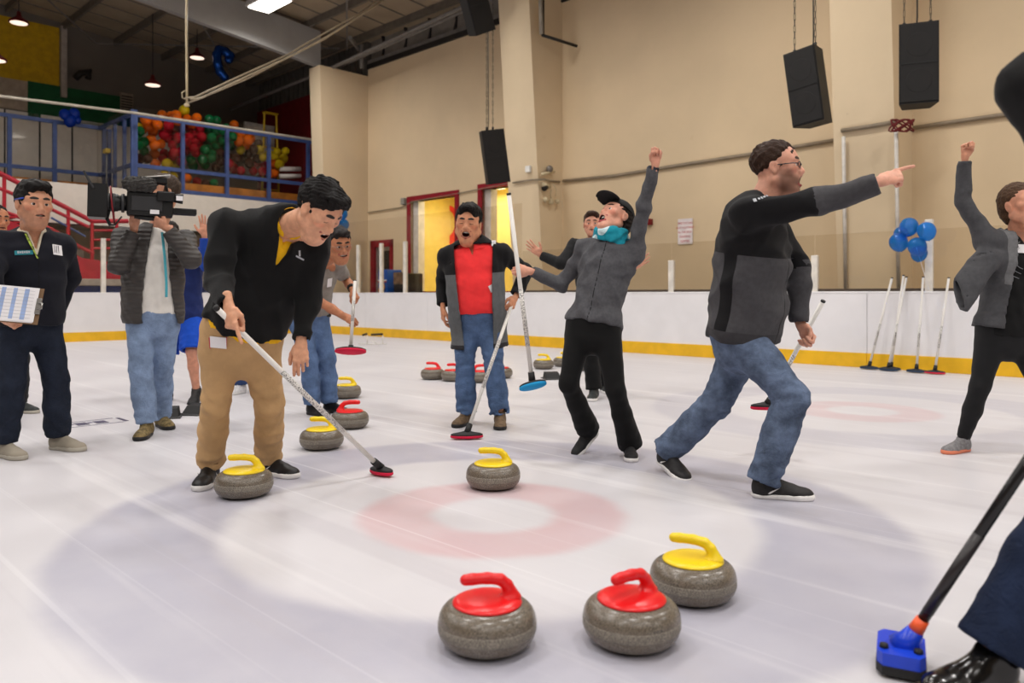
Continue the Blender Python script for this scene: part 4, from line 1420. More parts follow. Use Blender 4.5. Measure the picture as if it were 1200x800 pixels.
            if logo is not None:
                for sx in (-1, 1):
                    V2 = []
                    pl = [(-.03, .052), (.0, .038), (.045, .060), (.0, .028), (-.022, .030)]
                    for d in (0, .0035):
                        V2 += [org + q * (R @ np.array([sx * (.041 + d + .004 * (y > 0)), y - .01, z])) for y, z in pl]
                    k_ = len(pl)
                    mesh_obj('side_mark', V2, [tuple(range(k_)), tuple(range(2 * k_ - 1, k_ - 1, -1))] + [(i, (i + 1) % k_, k_ + (i + 1) % k_, k_ + i) for i in range(k_)], logo, sh, False, None, s.base)
    def patch(s, name, c, f, w, h, m, th=.003, roll=0, up=None, parent=None):
        """small flat badge lying on the clothes, facing f"""
        f = nrm(f); upv = np.array([0, 0, 1.0]) if up is None else np.asarray(up, float)
        x = nrm(np.cross(upv, f)); y = np.cross(f, x)
        if roll: x, y = rot_about(x, f, roll), rot_about(y, f, roll)
        m_ = MB(); m_.box(c, (w, h, th), np.stack([x, y, f], 1), .0006)
        return s.mb(m_, name, m, parent)

def vcut(g0, g1, wd, rs, fs):
    """wedge that opens a V at the neck: narrow at g1, wide at g0"""
    d = g1 - g0; L = np.linalg.norm(d); d = d / L
    x_ = nrm(rs - d * (rs @ d))
    def fn(x, y, z):
        px, py, pz = x - g0[0], y - g0[1], z - g0[2]
        t = (px * d[0] + py * d[1] + pz * d[2]) / L
        l = np.abs(px * x_[0] + py * x_[1] + pz * x_[2])
        f = px * fs[0] + py * fs[1] + pz * fs[2]
        return np.maximum(l - wd * (1 - t), np.maximum(t - 1, -(f + .10)))
    return fn

from mathutils.bvhtree import BVHTree
_bvh = {}
def stick(o, px, py, base):
    """where the sight line through a pixel meets a garment: point and normal"""
    if o.name not in _bvh:
        me = o.data
        n = len(me.vertices); v = np.empty(n * 3, np.float32); me.vertices.foreach_get('co', v)
        v = v.reshape(-1, 3) + base
        q = np.empty(len(me.loops), np.int32); me.loops.foreach_get('vertex_index', q)
        _bvh[o.name] = BVHTree.FromPolygons(v.tolist(), q.reshape(-1, 4).tolist())
    d = at(px, py, 1.0) - np.array([0, 0, HC])
    loc, nn, i, dist = _bvh[o.name].ray_cast(Vector((0, 0, HC)), Vector(d))
    if loc is None: return None
    nn = np.array(nn)
    if nn @ d > 0: nn = -nn
    # average the normal over a few neighbours
    acc = nn.copy()
    for dx, dy in ((4, 0), (-4, 0), (0, 4), (0, -4)):
        d2 = at(px + dx, py + dy, 1.0) - np.array([0, 0, HC])
        l2, n2, _, _ = _bvh[o.name].ray_cast(Vector((0, 0, HC)), Vector(d2))
        if l2 is not None:
            n2 = np.array(n2); acc += n2 if n2 @ d2 < 0 else -n2
    return np.array(loc), nrm(acc)
def badge(P, o, px, py, w, h, m, name='name_tag', roll=0, th=.003, lift=.003):
    r = stick(o, px, py, P.base)
    if r is None: return None
    return P.patch(name, r[0] + r[1] * lift, r[1], w, h, m, th, roll)
def emb(P, o, px, py, body, size, m, name='lettering', roll=0, lift=.009):
    r = stick(o, px, py, P.base)
    if r is None: return None
    f = r[1]; x = nrm(np.cross([0, 0, 1.0], f)); y = np.cross(f, x)
    if roll: x, y = rot_about(x, f, roll), rot_about(y, f, roll)
    return text_part(name, body, size, r[0] + f * lift, np.stack([x, y, f], 1), m, P.o, 'CENTER', P.base)
def mn(*a):
    r = a[0]
    for b in a[1:]: r = np.minimum(r, b)
    return r
def mx(*a):
    r = a[0]
    for b in a[1:]: r = np.maximum(r, b)
    return r
# ================================================================== PEOPLE
black_knit = cloth('black_knit', (11, 11, 12), var=.1, vs=30)
white_rubber = mat('white_rubber', (226, 224, 222), .5)
black_rubber = mat('black_rubber', (24, 23, 24), .6)
black_leather = mat('black_shoe', (22, 21, 23), .45, bump=.2, bs=120)
white_tag = mat('paper_white', (232, 230, 232), .6, var=.03)
red_ink = mat('red_ink', (186, 40, 48), .6)
silver = mat('silver_thread', (170, 172, 178), .5)
hair_black = hair_mat('hair_black', (20, 16, 15))
hair_brown = hair_mat('hair_brown', (56, 36, 24))
hair_dark = hair_mat('hair_dark', (34, 24, 20))
Z = np.array([0, 0, 1.0])
TOCAM = np.array([0, -1.0, 0])

# ---- man in black sweater sweeping beside the yellow stones
A = Person('man in black quarter-zip sweater and khaki trousers, bending over a white broom', H=1.82, pel=(284, 390, 4.2), neck=(337, 261, -.25), yh=22, ys=20,
           head=(374, 247, -.42, 62, -40, 0), hs=1.10, w=1.16, belly=.03, arch=.05, sh_w=.205, shdrop=.06, swR=1.22, swL=.72, dropR=.06, armR=[(256, 330, -1), (268, 358, -1)], armL=[(362, 348, 1), (353, 400, -1)],
           footR=(246, 4.32, 8), footL=(314, 4.5, 62), skin=skin_mat('skin_tan_a', (214, 158, 126), brow=(24, 18, 16)))
A.head(mo=.55, mw=1.1, smile=.8, eyes='shut', fat=.006)
A.hair(hair_black, vol=.012, front=.02, seed=4, tuft=.007)
A.core()
A.hands(R=('point', nrm(np.array([.25, -.25, -.9])), np.array([-.5, -.8, -.1])), L=('relax', np.array([.0, -.1, -1.0]), np.array([.2, -.9, .2])))
A.body()
yellow_shirt = cloth('yellow_shirt', (242, 186, 24), var=.06)
A.top('shirt', yellow_shirt, infl=.014, hem=.062, sleeve=.8, up=.05, seed=2, collar=(.02, .067), vneck=(.10, .045), wrk=.002)
A.collar(yellow_shirt, h=.052, r0=.066, r1=.090, gap=.05)
swA = A.top('sweater', cloth('black_sweater', (11, 11, 12), [('seam', (6, 6, 7))], var=.1, vs=30), infl=.036, hem=.09, sleeve=1.97, up=.082, el=.068, wr=.050, seed=3, collar=(.045, .088), vneck=(.20, .062), wrk=.009, lam=.16, neck_r=.072,
            masks={'seam': lambda s, V: .003 - np.abs(s.tc(V)[0] - .80 + .05 * np.abs(s.tc(V)[1]))})
paA = A.pants('trousers', cloth('khaki', (186, 150, 106), var=.1, vs=8, fold=26, ws=.4), thigh=.098, knee=.076, hemr=.078, seed=5, top=.22, wrk=.007)
A.shoes(black_leather, white_rubber, lace=black_rubber, logo=white_rubber)
tagA = badge(A, paA, 256, 401, .085, .062, white_tag, roll=-6)
if tagA:
    for dx in (-9.5, 9.5):
        badge(A, paA, 256 + dx, 401 - dx * .05, .006, .06, red_ink, 'tag_stripe', roll=-6, lift=.0055)
badge(A, swA, 350.5, 297, .010, .030, silver, 'emblem', lift=.004); badge(A, swA, 351, 302, .055, .008, silver, 'emblem', roll=-20, lift=.004)

# ---- man in the red polo
G_ = Person('laughing man in red polo shirt and open black and grey jacket holding a broom', H=1.76, pel=(560, 372, 6.25), neck=(555, 288, -.03), yh=-2, ys=-3,
            head=(549, 262, -.10, -6, -6, -4), hs=1.16, w=1.13, belly=.07, sh_w=.20, armR=[(519, 328, 1), (519, 360, -1)], armL=[(616, 318, 1), (604, 348, -1)], shdrop=.07,
            footR=(546, 6.25, -18), footL=(586, 6.15, 2), skin=skin_mat('skin_tan_g', (202, 140, 106), brow=(20, 15, 13)))
G_.head(mo=1.0, mw=1.1, smile=.8, eyes='shut', fat=.012, nose=1.15)
G_.hair(hair_black, vol=.013, front=.010, seed=8, tuft=.006, hl=.020)
G_.core()
G_.hands(R=('relax', np.array([.05, 0, -1.0]), np.array([-.9, -.3, 0])), L=('grip', np.array([-.35, -.5, -.7]), np.array([.7, -.6, 0])))
G_.body()
poloG = G_.top('polo_shirt', cloth('red_polo', (240, 54, 56), var=.06, vs=12), infl=.018, hem=.07, sleeve=.8, up=.056, seed=12, collar=(.035, .082), vneck=(.08, .030), wrk=.004)
G_.collar(cloth('red_polo', (226, 42, 46)), h=.050, r0=.080, r1=.126, gap=.05, drop=.02)
def open_G(s, P):
    u, x, y = s.tc(P)
    return mn(y - .0, .135 + .03 * (u - .4) - np.abs(x + .005), 1.02 - u)
jkG = G_.top('jacket', cloth('black_grey_jacket', (14, 13, 16), [('grey', (92, 94, 96)), ('trim', (38, 38, 41))], var=.08, vs=30), infl=.040, hem=-.42, sleeve=1.92, up=.072, el=.062, wr=.052, seed=13, wrk=.005, shell=.016, opening=open_G, neck_r=.085,
             masks={'grey': lambda s, V: mn(.62 - s.tc(V)[0], s.arm_d(V, 'L')[0] - .078, s.arm_d(V, 'R')[0] - .078), 'trim': lambda s, V: mx(mn(-.35 - s.tc(V)[0], s.arm_d(V, 'L')[0] - .075), mn(s.arm_d(V, 'L')[1] - 1.72, .09 - s.arm_d(V, 'L')[0]))})
G_.pants('jeans', denim('denim_mid', (70, 90, 122)), thigh=.100, knee=.080, hemr=.088, seed=14, top=.18, wrk=.008)
G_.shoes(mat('brown_hiker', (104, 84, 62), .7, bump=.4, bs=90, var=.35, vs=40), black_rubber, lace=mat('tan_lace', (186, 150, 96), .7), high=.01)
badge(G_, jkG, 578.5, 285, .034, .05, white_tag, 'logo_patch'); badge(G_, jkG, 578.5, 284, .012, .024, mat('blue_ink', (60, 90, 150)), 'logo_mark', lift=.006)
badge(G_, poloG, 577, 337, .062, .055, white_tag, roll=28)

# ---- pointing man
J_ = Person(leg_fit=False, label='man in glasses and black and grey jacket, mouth open, pointing to the right', H=1.86, pel=(870, 384, 4.2), neck=(889, 240, -.08), yh=48, ys=60,
            head=(911, 197, -.10, 66, 3, 2), hs=1.10, w=1.14, belly=.05, sh_w=.195, arch=.02, armR=[(956, 238, -1), (1030, 213, 1)], armL=[(940, 322, 1), (938, 386, -1)],
            footR=(896, 3.98, 78), footL=(782, 4.55, 22, .03, -14), skin=skin_mat('skin_fair_j', (214, 156, 132), brow=(52, 34, 26), stub=(84, 56, 44), stub_amt=.75))
J_.head(mo=.95, mw=.95, smile=.2, eyes='open', fat=.006, nose=1.1, gaze=0)
J_.hair(hair_brown, vol=.004, front=.0, seed=21, tuft=.005, hl=.006)
J_.glasses(mat('dark_frame', (28, 26, 34), .3))
J_.core()
J_.hands(R=('point', nrm(at(1092, 193, 3.9) - at(1035, 211, 3.9)), np.array([0, -.75, .65])), L=('grip', np.array([.35, -.4, -.85]), np.array([.6, .6, .3])))
J_.body()
def grey_J(s, V):
    u, x, y = s.tc(V)
    dR, tR = s.arm_d(V, 'R'); dL, tL = s.arm_d(V, 'L')
    arm = mx(mn(tR - 1.0, .085 - dR), mn(tL - 1.0, .085 - dL))
    body = mn(.60 - u, mx(np.abs(y + .02 + .05 * (u - .3)) - .036, -x), mx(dR - .07, .35 - u), np.minimum(dL - .07, tL * 0 + 1))
    return mx(arm, body)
jkJ = J_.top('jacket', cloth('black_grey_fleece', (12, 11, 14), [('grey', (66, 65, 68)), ('band', (54, 53, 56)), ('zip', (6, 6, 7))], var=.10, vs=40), infl=.040, hem=-.10, sleeve=1.98, up=.080, el=.070, wr=.054, seed=22, collar=(.05, .092), wrk=.010, lam=.15, neck_r=.074,
             masks={'grey': grey_J, 'band': lambda s, V: mn(.0 - s.tc(V)[0], s.arm_d(V, 'L')[0] - .06),
                    'zip': lambda s, V: mn(.004 - np.abs(s.tc(V)[1]), s.tc(V)[2])})
J_.pants('jeans', denim('denim_faded', (68, 79, 98), 2.7, 8.0), thigh=.106, knee=.082, hemr=.086, seed=24, top=.08, wrk=.008, length=1.04)
J_.shoes(mat('black_runner', (28, 26, 27), .6, bump=.3, bs=150, var=.3, vs=60), white_rubber, lace=mat('orange_lace', (196, 90, 50), .6), logo=white_rubber)
for i, w_ in enumerate((.010, .008, .011, .007, .010, .009, .011)): badge(J_, jkJ, 889.5 + i * 3.1, 233.2 - i * 1.05, w_, .016 if i % 2 else .013, silver, 'wordmark', roll=20, lift=.003)
badge(J_, jkJ, 884.5, 235, .016, .02, silver, 'emblem', roll=20, lift=.004)

# ---- woman with the raised fist and blue scarf
H_ = Person(leg_fit=False, label='woman in grey fleece, black cap and teal scarf leaning back with a raised fist', H=1.69, pel=(696, 379, 5.0), neck=(716, 286, .10), yh=-22, ys=-20,
            head=(721, 256, .10, -58, 34, 10), hs=1.08, w=1.04, sh_w=.165, female=True, armR=[(657, 335, -1), (622, 318, -1)], armL=[(757, 230, -1), (771, 182, 1)],
            footR=(688, 5.12, -55, .075, -38), footL=(738, 5.0, -4), skin=skin_mat('skin_fair_h', (216, 156, 132), lip=(170, 70, 74), brow=(60, 40, 32)))
H_.head(mo=1.0, mw=1.1, smile=.7, eyes='open', fat=.0, nose=.95)
H_.hair(hair_dark, 'long', vol=.002, seed=31)
H_.core()
H_.hands(R=('grip', np.array([-.95, -.2, .2]), np.array([.1, -.9, .3])), L=('fist', np.array([.12, 0, 1.0]), np.array([.3, .9, 0])))
H_.body()
def jk_line(s, V):
    u, x, y = s.tc(V)
    return mn(.0035 - np.abs(x), y)
jkH = H_.top('fleece_jacket', cloth('grey_fleece', (78, 78, 82), [('zip', (26, 26, 28)), ('cuff', (44, 46, 56))], var=.12, vs=60), infl=.028, hem=-.03, sleeve=1.97, up=.060, el=.053, wr=.042, seed=32, collar=(.05, .082), wrk=.008, lam=.12, hipf=1.02,
             masks={'zip': jk_line, 'cuff': lambda s, V: mn(s.arm_d(V, 'L')[1] - 1.90, .06 - s.arm_d(V, 'L')[0])})
H_.pants('black_trousers', black_knit, thigh=.096, knee=.064, calf=.066, hemr=.088, seed=33, top=.10, wrk=.003, length=1.05)
H_.shoes(mat('black_canvas', (22, 22, 24), .7), white_rubber, lace=black_rubber)
# scarf: soft rolls round the neck
teal = cloth('teal_scarf', (24, 140, 160), [('light', (200, 224, 228))], var=.15, vs=25)
g = Grid(H_.neck - .2, H_.neck + .22, .006)
nd = nrm(H_.hc - H_.neck)
Rn = frame(H_.fs, nd)
for j in range(3):
    n_ = 18
    pts = [H_.neck + nd * (.005 + .026 * j) + H_.fs * (.012 + .008 * j) + (Rn[:, 0] * math.cos(a) * (.098 - .006 * j) + Rn[:, 1] * math.sin(a) * (.102 - .004 * j)) + nd * .014 * math.sin(2 * a + j) for a in np.linspace(0, 2 * math.pi, n_)]
    for a, b in zip(pts[:-1], pts[1:]): g.u(cone(a, b, .026, .026), .012)
g.warp(wrinkle(41, .006, .05), .03)
V, Q = g.mesh(1)
w_ = wrinkle(43, 1.0, .12)
H_.mesh('scarf', V, Q, teal, attrs={'light': w_(V[:, 0], V[:, 1], V[:, 2]) - 1.02})
# cap
L = H_.L
g = Grid((-.14, -.16, -.08), (.14, .26, .20), .005)
g.u(ell((0, -.016, .042), (.089, .108, .097)))
g.cut((0, .0, .050), (0, .10, -1)); g.sub(ell((0, -.016, .035), (.083, .102, .090)))
br = Grid((-.14, -.16, -.08), (.14, .26, .20), .005)
br.u(ell((0, .095, .066), (.080, .092, .042))); br.sub(ell((0, .092, .050), (.088, .104, .046))); br.cut((0, .06, 0), (0, -1, 0))
g.F = np.minimum(g.F, br.F)
V, Q = g.mesh(1)
H_.mesh('cap', H_.hc + H_.hs * (V @ H_.hR.T), Q, mat('cap_black', (20, 19, 21), .8, bump=.2, bs=200))
m_ = MB(); m_.ball(L((.090, -.004, -.040)), .009, 10, 8); H_.mb(m_, 'earring', mat('pearl', (226, 214, 200), .25), smooth=True)
m_ = MB(); m_.tube([L((.080, -.02, .052)), L((.089, -.055, .02)), L((.085, -.095, -.015)), L((.07, -.115, -.06))], .012, 6, flat=.4); H_.mb(m_, 'hair_band', white_tag, smooth=True)

# ---- man with the clipboard at the left edge
B = Person('man in navy fleece jacket and dark jeans holding a clipboard', H=1.80, pel=(34, 374, 5.1), neck=(38, 277, -.02), yh=48, ys=44,
           head=(40, 240, -.08, 50, -4, 0), hs=1.17, w=1.0, belly=.03, sh_w=.175, armR=[(-10, 326, -1), (6, 375, -1)], armL=[(82, 326, 1), (65, 367, -1)],
           footR=(4, 4.98, 62), footL=(68, 5.22, 72), skin=skin_mat('skin_tan_b', (198, 142, 112), brow=(26, 19, 16), stub=(96, 74, 62), stub_amt=.25))
B.head(mo=.22, mw=1.0, smile=.5, eyes='open', fat=.004, nose=1.05)
B.hair(hair_black, vol=.010, front=.012, seed=51, tuft=.005)
B.core()
B.hands(R=('pinch', np.array([.75, -.45, -.2]), np.array([-.1, -.8, -.6])), L=('relax', np.array([-.5, -.2, -.8]), np.array([.8, -.4, 0])))
B.body()
B.top('shirt', cloth('cream_shirt', (216, 206, 184), var=.06), infl=.012, hem=.3, sleeve=.8, up=.05, seed=52, collar=(.060, .072), vneck=(.10, .034), wrk=.002)
B.collar(cloth('cream_shirt', (216, 206, 184)), h=.055, r0=.068, r1=.086, gap=.045)
jkB = B.top('fleece_jacket', cloth('navy_fleece', (15, 17, 28), [('zip', (8, 9, 14))], var=.12, vs=40), infl=.034, hem=-.06, sleeve=1.97, up=.078, el=.066, wr=.052, seed=53, collar=(.05, .092), vneck=(.13, .052), wrk=.005, lam=.15, neck_r=.072,
            masks={'zip': jk_line})
B.pants('jeans', denim('denim_dark', (27, 33, 46), 1.4), thigh=.100, knee=.080, hemr=.084, seed=54, top=.12, wrk=.006)
B.shoes(mat('grey_canvas', (150, 142, 128), .8), mat('grey_sole', (170, 164, 152), .7), lace=mat('grey_lace', (176, 168, 152)))
badge(B, jkB, 28, 296, .10, .028, mat('teal_thread', (24, 120, 132), .6), 'embroidery', roll=4)
for i in range(6): badge(B, jkB, 21.5 + i * 2.5, 295.8 - i * .1, .009, .012 if i % 2 else .016, silver, 'wordmark', roll=4, lift=.0055)
badge(B, jkB, 67, 293, .065, .07, white_tag, roll=-6)
for i in range(3): badge(B, jkB, 63.5 + i * 2.2, 292 + i * .3, .004, .05, mat('grey_ink', (110, 110, 118)), 'tag_line', roll=-6, lift=.0056)
lan = MB()
for (x0, y0), (x1, y1) in (((22, 262), (30, 274)), ((30, 274), (37, 289)), ((37, 289), (44, 303))):
    a, b = stick(jkB, x0, y0, B.base), stick(jkB, x1, y1, B.base)
    if a is not None and b is not None: lan.tube([a[0] + a[1] * .004, b[0] + b[1] * .004], .010, 6, flat=.35)
if lan.v: B.mb(lan, 'lanyard', cloth('lanyard', (150, 170, 70), var=.6, vs=60))
m_ = MB(); m_.cyl(B.L((.086, -.025, .022)), B.L((.078, .075, .030)), .0045, n=8); B.mb(m_, 'pen', mat('blue_pen', (40, 70, 170), .3), smooth=True)

# ---- cameraman
C_ = Person('cameraman in dark quilted jacket and white shirt shouldering a video camera', H=1.80, pel=(180, 366, 5.85), neck=(181, 272, .0), yh=2, ys=12,
            head=(191, 226, .06, -48, -6, 0), hs=1.1, w=1.10, belly=.04, sh_w=.20, armR=[(139, 311, -1), (157, 269, -1)], armL=[(224, 304, -1), (196, 268, -1)],
            footR=(172, 5.72, 12), footL=(189, 6.12, 42), skin=skin_mat('skin_fair_c', (204, 148, 120), brow=(60, 44, 34)))
C_.head(mo=.0, smile=.1, eyes='open', nose=1.0)
C_.hair(hair_mat('hair_grey_brown', (72, 58, 48)), vol=.004, front=.0, seed=61)
C_.core()
C_.hands(R=('grip_loose', np.array([.25, -.35, .9]), np.array([-.2, -.9, -.3])), L=('grip_loose', np.array([-.75, -.2, .6]), np.array([.3, -.5, -.8])))
C_.body()
C_.top('shirt', cloth('white_tee', (226, 222, 216), var=.05), infl=.014, hem=-.02, sleeve=.8, up=.055, seed=62, collar=(.02, .074), wrk=.004)
def open_C(s, P):
    u, x, y = s.tc(P)
    return mn(y, .070 + .05 * (.6 - u) - np.abs(x + .075 + .03 * (.5 - u)))
def quilt(name, col):
    k = NT(name); c = lin(col)
    w_ = k.n('ShaderNodeTexWave', wave_type='BANDS', bands_direction='Z'); w_.inputs['Scale'].default_value = 9.5; w_.inputs['Distortion'].default_value = 1.5; w_.inputs['Detail'].default_value = 1
    k.put(w_.inputs[0], k.obj())
    k.base(k.mix(k.noise(20, 3), tuple(x * .85 for x in c[:3]) + (1,), c), .55, 0, .35)
    k.bump(w_.outputs[1], .35, .012)
    return k.m
C_.top('quilted_jacket', quilt('quilted_grey', (66, 62, 60)), infl=.036, hem=-.14, sleeve=1.95, up=.078, el=.070, wr=.054, seed=63, collar=(.04, .09), wrk=.004, shell=.018, opening=open_C, neck_r=.078)
C_.pants('jeans', denim('denim_light', (112, 130, 158), 1.5), thigh=.098, knee=.080, hemr=.082, seed=64, top=.10, wrk=.006)
C_.shoes(mat('camo_shoe', (112, 96, 60), .8, var=.55, vs=45), black_rubber, lace=mat('brown_lace', (80, 62, 40)))
m_ = MB()
m_.tube([at(190, 272, 5.66), at(193, 300, 5.63), at(195, 330, 5.62), at(195, 348, 5.63)], .010, 6, flat=.3); C_.mb(m_, 'lanyard', mat('teal_cord', (70, 160, 176)))

# ---- man in blue shorts behind the cameraman
D = Person('man in blue shorts and blue long sleeves behind the cameraman, one hand raised', H=1.78, pel=(214, 368, 7.6), neck=(210, 293, .0), yh=5, ys=8,
           head=(198, 274, -.02, 0, 0, 0), hs=1.0, w=1.05, armR=[(192, 322, 1), (190, 352, -1)], armL=[(242, 312, -1), (239, 271, 1)],
           footR=(196, 7.62, -20), footL=(230, 7.5, 10, .03, -16), skin=skin_mat('skin_tan_d', (206, 146, 120)))
D.head(mo=.3, smile=.6)
D.hair(hair_dark, seed=71)
D.core()
D.hands(R=('relax', None, np.array([-.8, -.4, 0])), L=('open', np.array([.0, -.1, 1.0]), np.array([0, 1.0, .1])))
D.body()
D.top('sweatshirt', cloth('royal_navy', (26, 40, 92), [('sl', (24, 62, 150))], var=.1), infl=.03, hem=-.12, sleeve=1.93, up=.066, el=.056, wr=.046, seed=72, collar=(.03, .085), masks={'sl': lambda s, V: mn(s.arm_d(V, 'L')[1] - .35, .09 - s.arm_d(V, 'L')[0])})
D.pants('shorts', cloth('blue_shorts', (20, 74, 186), var=.08, fold=20), thigh=.104, hemr=.112, length=.98, top=.12, seed=73, wrk=.006)
D.shoes(mat('black_trainer', (22, 22, 23), .6), black_rubber, lace=black_rubber)

# ---- person hidden behind the bending man: jeans and white shoes show between his legs
E = Person('person in jeans and white shoes mostly hidden behind the man in khaki trousers', H=1.72, pel=(292, 372, 8.3), neck=(296, 298, .0), yh=-5, head=(296, 279, 0, 0, 0, 0), hs=1.0,
           armR=[(279, 326, 1), (280, 350, -1)], armL=[(313, 326, 1), (312, 350, -1)], footR=(283, 8.2, -14), footL=(306, 8.35, 10), skin=skin_mat('skin_tan_d', (206, 146, 120)))
E.head(mo=.1); E.hair(hair_dark, seed=75); E.core()
E.hands(R=('relax', None, np.array([-.9, -.3, 0])), L=('relax', None, np.array([.9, -.3, 0])))
E.body()
E.top('sweatshirt', cloth('grey_sweat', (70, 72, 80)), infl=.028, sleeve=1.95, seed=76, collar=(.03, .085))
E.pants('jeans', denim('denim_dark2', (48, 66, 106), 1.3), seed=77, thigh=.092, knee=.072, hemr=.078)
E.shoes(mat('white_trainer', (214, 212, 214), .5, var=.2, vs=60), white_rubber, lace=mat('grey_lace', (176, 168, 152)))

# ---- man in the grey polo
F_ = Person('smiling man in glasses, grey polo shirt and jeans, leaning over a broom with red pad', H=1.72, pel=(361, 367, 6.75), neck=(373, 306, -.14), yh=42, ys=42,
            head=(397, 287, -.26, 34, -14, 6), hs=1.16, w=1.08, belly=.03, sh_w=.19, arch=.04, armR=[(370, 352, -1), (404, 371, -1)], armL=[(404, 325, 1), (413, 339, -1)],
            footR=(366, 6.72, 52), footL=(386, 6.85, 60), skin=skin_mat('skin_tan_f', (184, 122, 88), brow=(26, 20, 18)))
F_.head(mo=.35, mw=1.2, smile=1.0, eyes='open', fat=.006, nose=1.15)
F_.hair(hair_mat('hair_salt', (38, 32, 30)), vol=.008, front=.008, seed=81, tuft=.005)
F_.glasses(mat('wire_frame', (150, 140, 130), .3, .6), rim=.0013)
F_.core()
F_.hands(R=('grip', np.array([.8, -.1, -.45]), np.array([.2, -.8, .5]), True), L=('grip', np.array([.45, -.3, -.8]), np.array([.8, -.3, .4]), True))
F_.body()
poF = F_.top('polo_shirt', cloth('grey_polo', (138, 132, 126), var=.08, vs=20), infl=.022, hem=.06, sleeve=.82, up=.070, seed=82, collar=(.035, .084), vneck=(.08, .028), wrk=.005)
F_.collar(cloth('grey_polo', (138, 132, 126)), h=.032, r0=.072, r1=.104, gap=.035)
badge(F_, poF, 386, 331, .055, .075, white_tag, roll=10)
m_ = MB(); m_.box(F_.tp(.05), (.33, .25, .035), np.stack([F_.rh, F_.fh, F_.ax], 1), .015); F_.mb(m_, 'belt', black_leather)
m_ = MB(); d = nrm(F_.wrL - F_.elL); m_.tube([F_.wrL - d * .045, F_.wrL - d * .015], .037, 14); F_.mb(m_, 'wristwatch', black_rubber, smooth=False)
F_.pants('jeans', denim('denim_mid2', (84, 106, 142)), thigh=.098, knee=.078, hemr=.082, seed=83, top=.14, wrk=.006)
F_.shoes(black_leather, black_rubber, lace=black_rubber)

# ---- man in black behind the woman
I_ = Person('man in black jacket standing behind the woman in grey, arms spread', H=1.82, pel=(699, 366, 7.85), neck=(697, 281, .0), yh=-8, ys=-6,
            head=(694, 263, -.03, -8, 0, 0), hs=1.02, w=1.08, armR=[(657, 309, -1), (634, 299, 1)], armL=[(731, 323, -1), (742, 314, -1)],
            footR=(696, 7.75, -12), footL=(708, 8.3, 8), skin=skin_mat('skin_fair_i', (212, 152, 126), brow=(70, 46, 34)))
I_.head(mo=.15, smile=.7); I_.hair(hair_brown, seed=91, vol=.004, front=.006); I_.core()
I_.hands(R=('open', np.array([-.7, -.2, .6]), np.array([-.1, .95, 0])), L=('open', np.array([.7, -.3, .6]), np.array([.1, .95, 0])))
I_.body()
I_.top('jacket', cloth('black_jacket', (22, 22, 24), var=.1), infl=.032, hem=-.08, sleeve=1.94, up=.068, el=.058, wr=.048, seed=92, collar=(.04, .086))
I_.pants('black_trousers', black_knit, seed=93, thigh=.094, knee=.074, hemr=.082)
I_.shoes(mat('dark_trainer', (40, 44, 44), .6, var=.3, vs=40), white_rubber, lace=white_rubber)

# ---- woman at the right edge
K = Person('woman in black top and open grey cardigan at the right edge raising her fist', H=1.70, pel=(1180, 384, 5.05), neck=(1192, 277, .0), yh=2, ys=4,
           head=(1196, 240, -.06, 14, 6, 8), hs=1.14, w=1.10, female=True, sh_w=.185, armR=[(1128, 236, -1), (1131, 182, 1)], armL=[(1248, 325, -1), (1246, 372, -1)],
           footR=(1129, 5.15, -62), footL=(1228, 5.0, 12), skin=skin_mat('skin_fair_k', (206, 146, 118), lip=(160, 74, 70), brow=(60, 42, 32)))
K.head(mo=.9, mw=1.2, smile=.9, eyes='shut', fat=.008)
K.hair(hair_mat('hair_light_brown', (84, 60, 42)), 'long', vol=.003, seed=101)
K.core()
K.hands(R=('fist', np.array([.05, 0, 1.0]), np.array([-.3, .85, 0])), L=('relax', None, np.array([.9, -.3, 0])))
K.body()
topK = K.top('black_top', black_knit, infl=.016, hem=-.10, sleeve=.4, up=.045, seed=102, wrk=.004, neck_r=.078, vneck=(.10, .06))
def open_K(s, P):
    u, x, y = s.tc(P)
    return mn(y - .005, .088 - .03 * (u - .5) - np.abs(x))
def flap(G):
    a, b = at(1158, 300, 4.98), at(1110, 366, 4.92)
    G.u(econe(a, b, (.085, .05), (.10, .045), np.array([.85, -.1, .5]), np.array([0, -1.0, 0])), .04)
    G.cut(at(1117, 360, 4.93), nrm(at(1117, 360, 4.93) - at(1148, 302, 4.93)), at(1075, 420, 4.7) - [0, 0, .1], at(1162, 330, 5.15))
K.top('cardigan', cloth('grey_cardigan', (70, 70, 73), [('edge', (104, 104, 106))], var=.1, vs=40), infl=.036, hem=-.02, sleeve=1.95, up=.068, el=.056, wr=.046, seed=103, shell=.016, opening=open_K, wrk=.005, neck_r=.085, extra=flap,
      masks={'edge': lambda s, V: mn(.130 - np.abs(s.tc(V)[1]), s.tc(V)[2] + .01, s.tc(V)[0] - .45)})
K.pants('leggings', cloth('black_leggings', (26, 26, 28), var=.1), thigh=.098, knee=.062, calf=.060, hemr=.044, seed=104, top=.10, wrk=.0015, infl=.008)
K.shoes(mat('grey_runner', (122, 120, 122), .6, var=.25, vs=60), mat('coral_sole', (222, 128, 96), .5), lace=mat('dark_lace', (60, 60, 64)))
badge(K, topK, 1190, 291, .10, .055, white_tag, roll=-4)
# embroidered arc on her top
ar = MB()
for j in range(3):
    pts = []
    for a in np.linspace(math.radians(100), math.radians(250), 12):
        r = stick(topK, 1204 + (30 - 7 * j) * math.cos(a), 302 - (26 - 6 * j) * math.sin(a) * 1.0, K.base)
        if r is not None: pts.append(r[0] + r[1] * .003)
    if len(pts) > 2: ar.tube(pts, .0022, 5)
if ar.v: K.mb(ar, 'embroidery', mat('grey_thread', (120, 122, 126)), smooth=True)

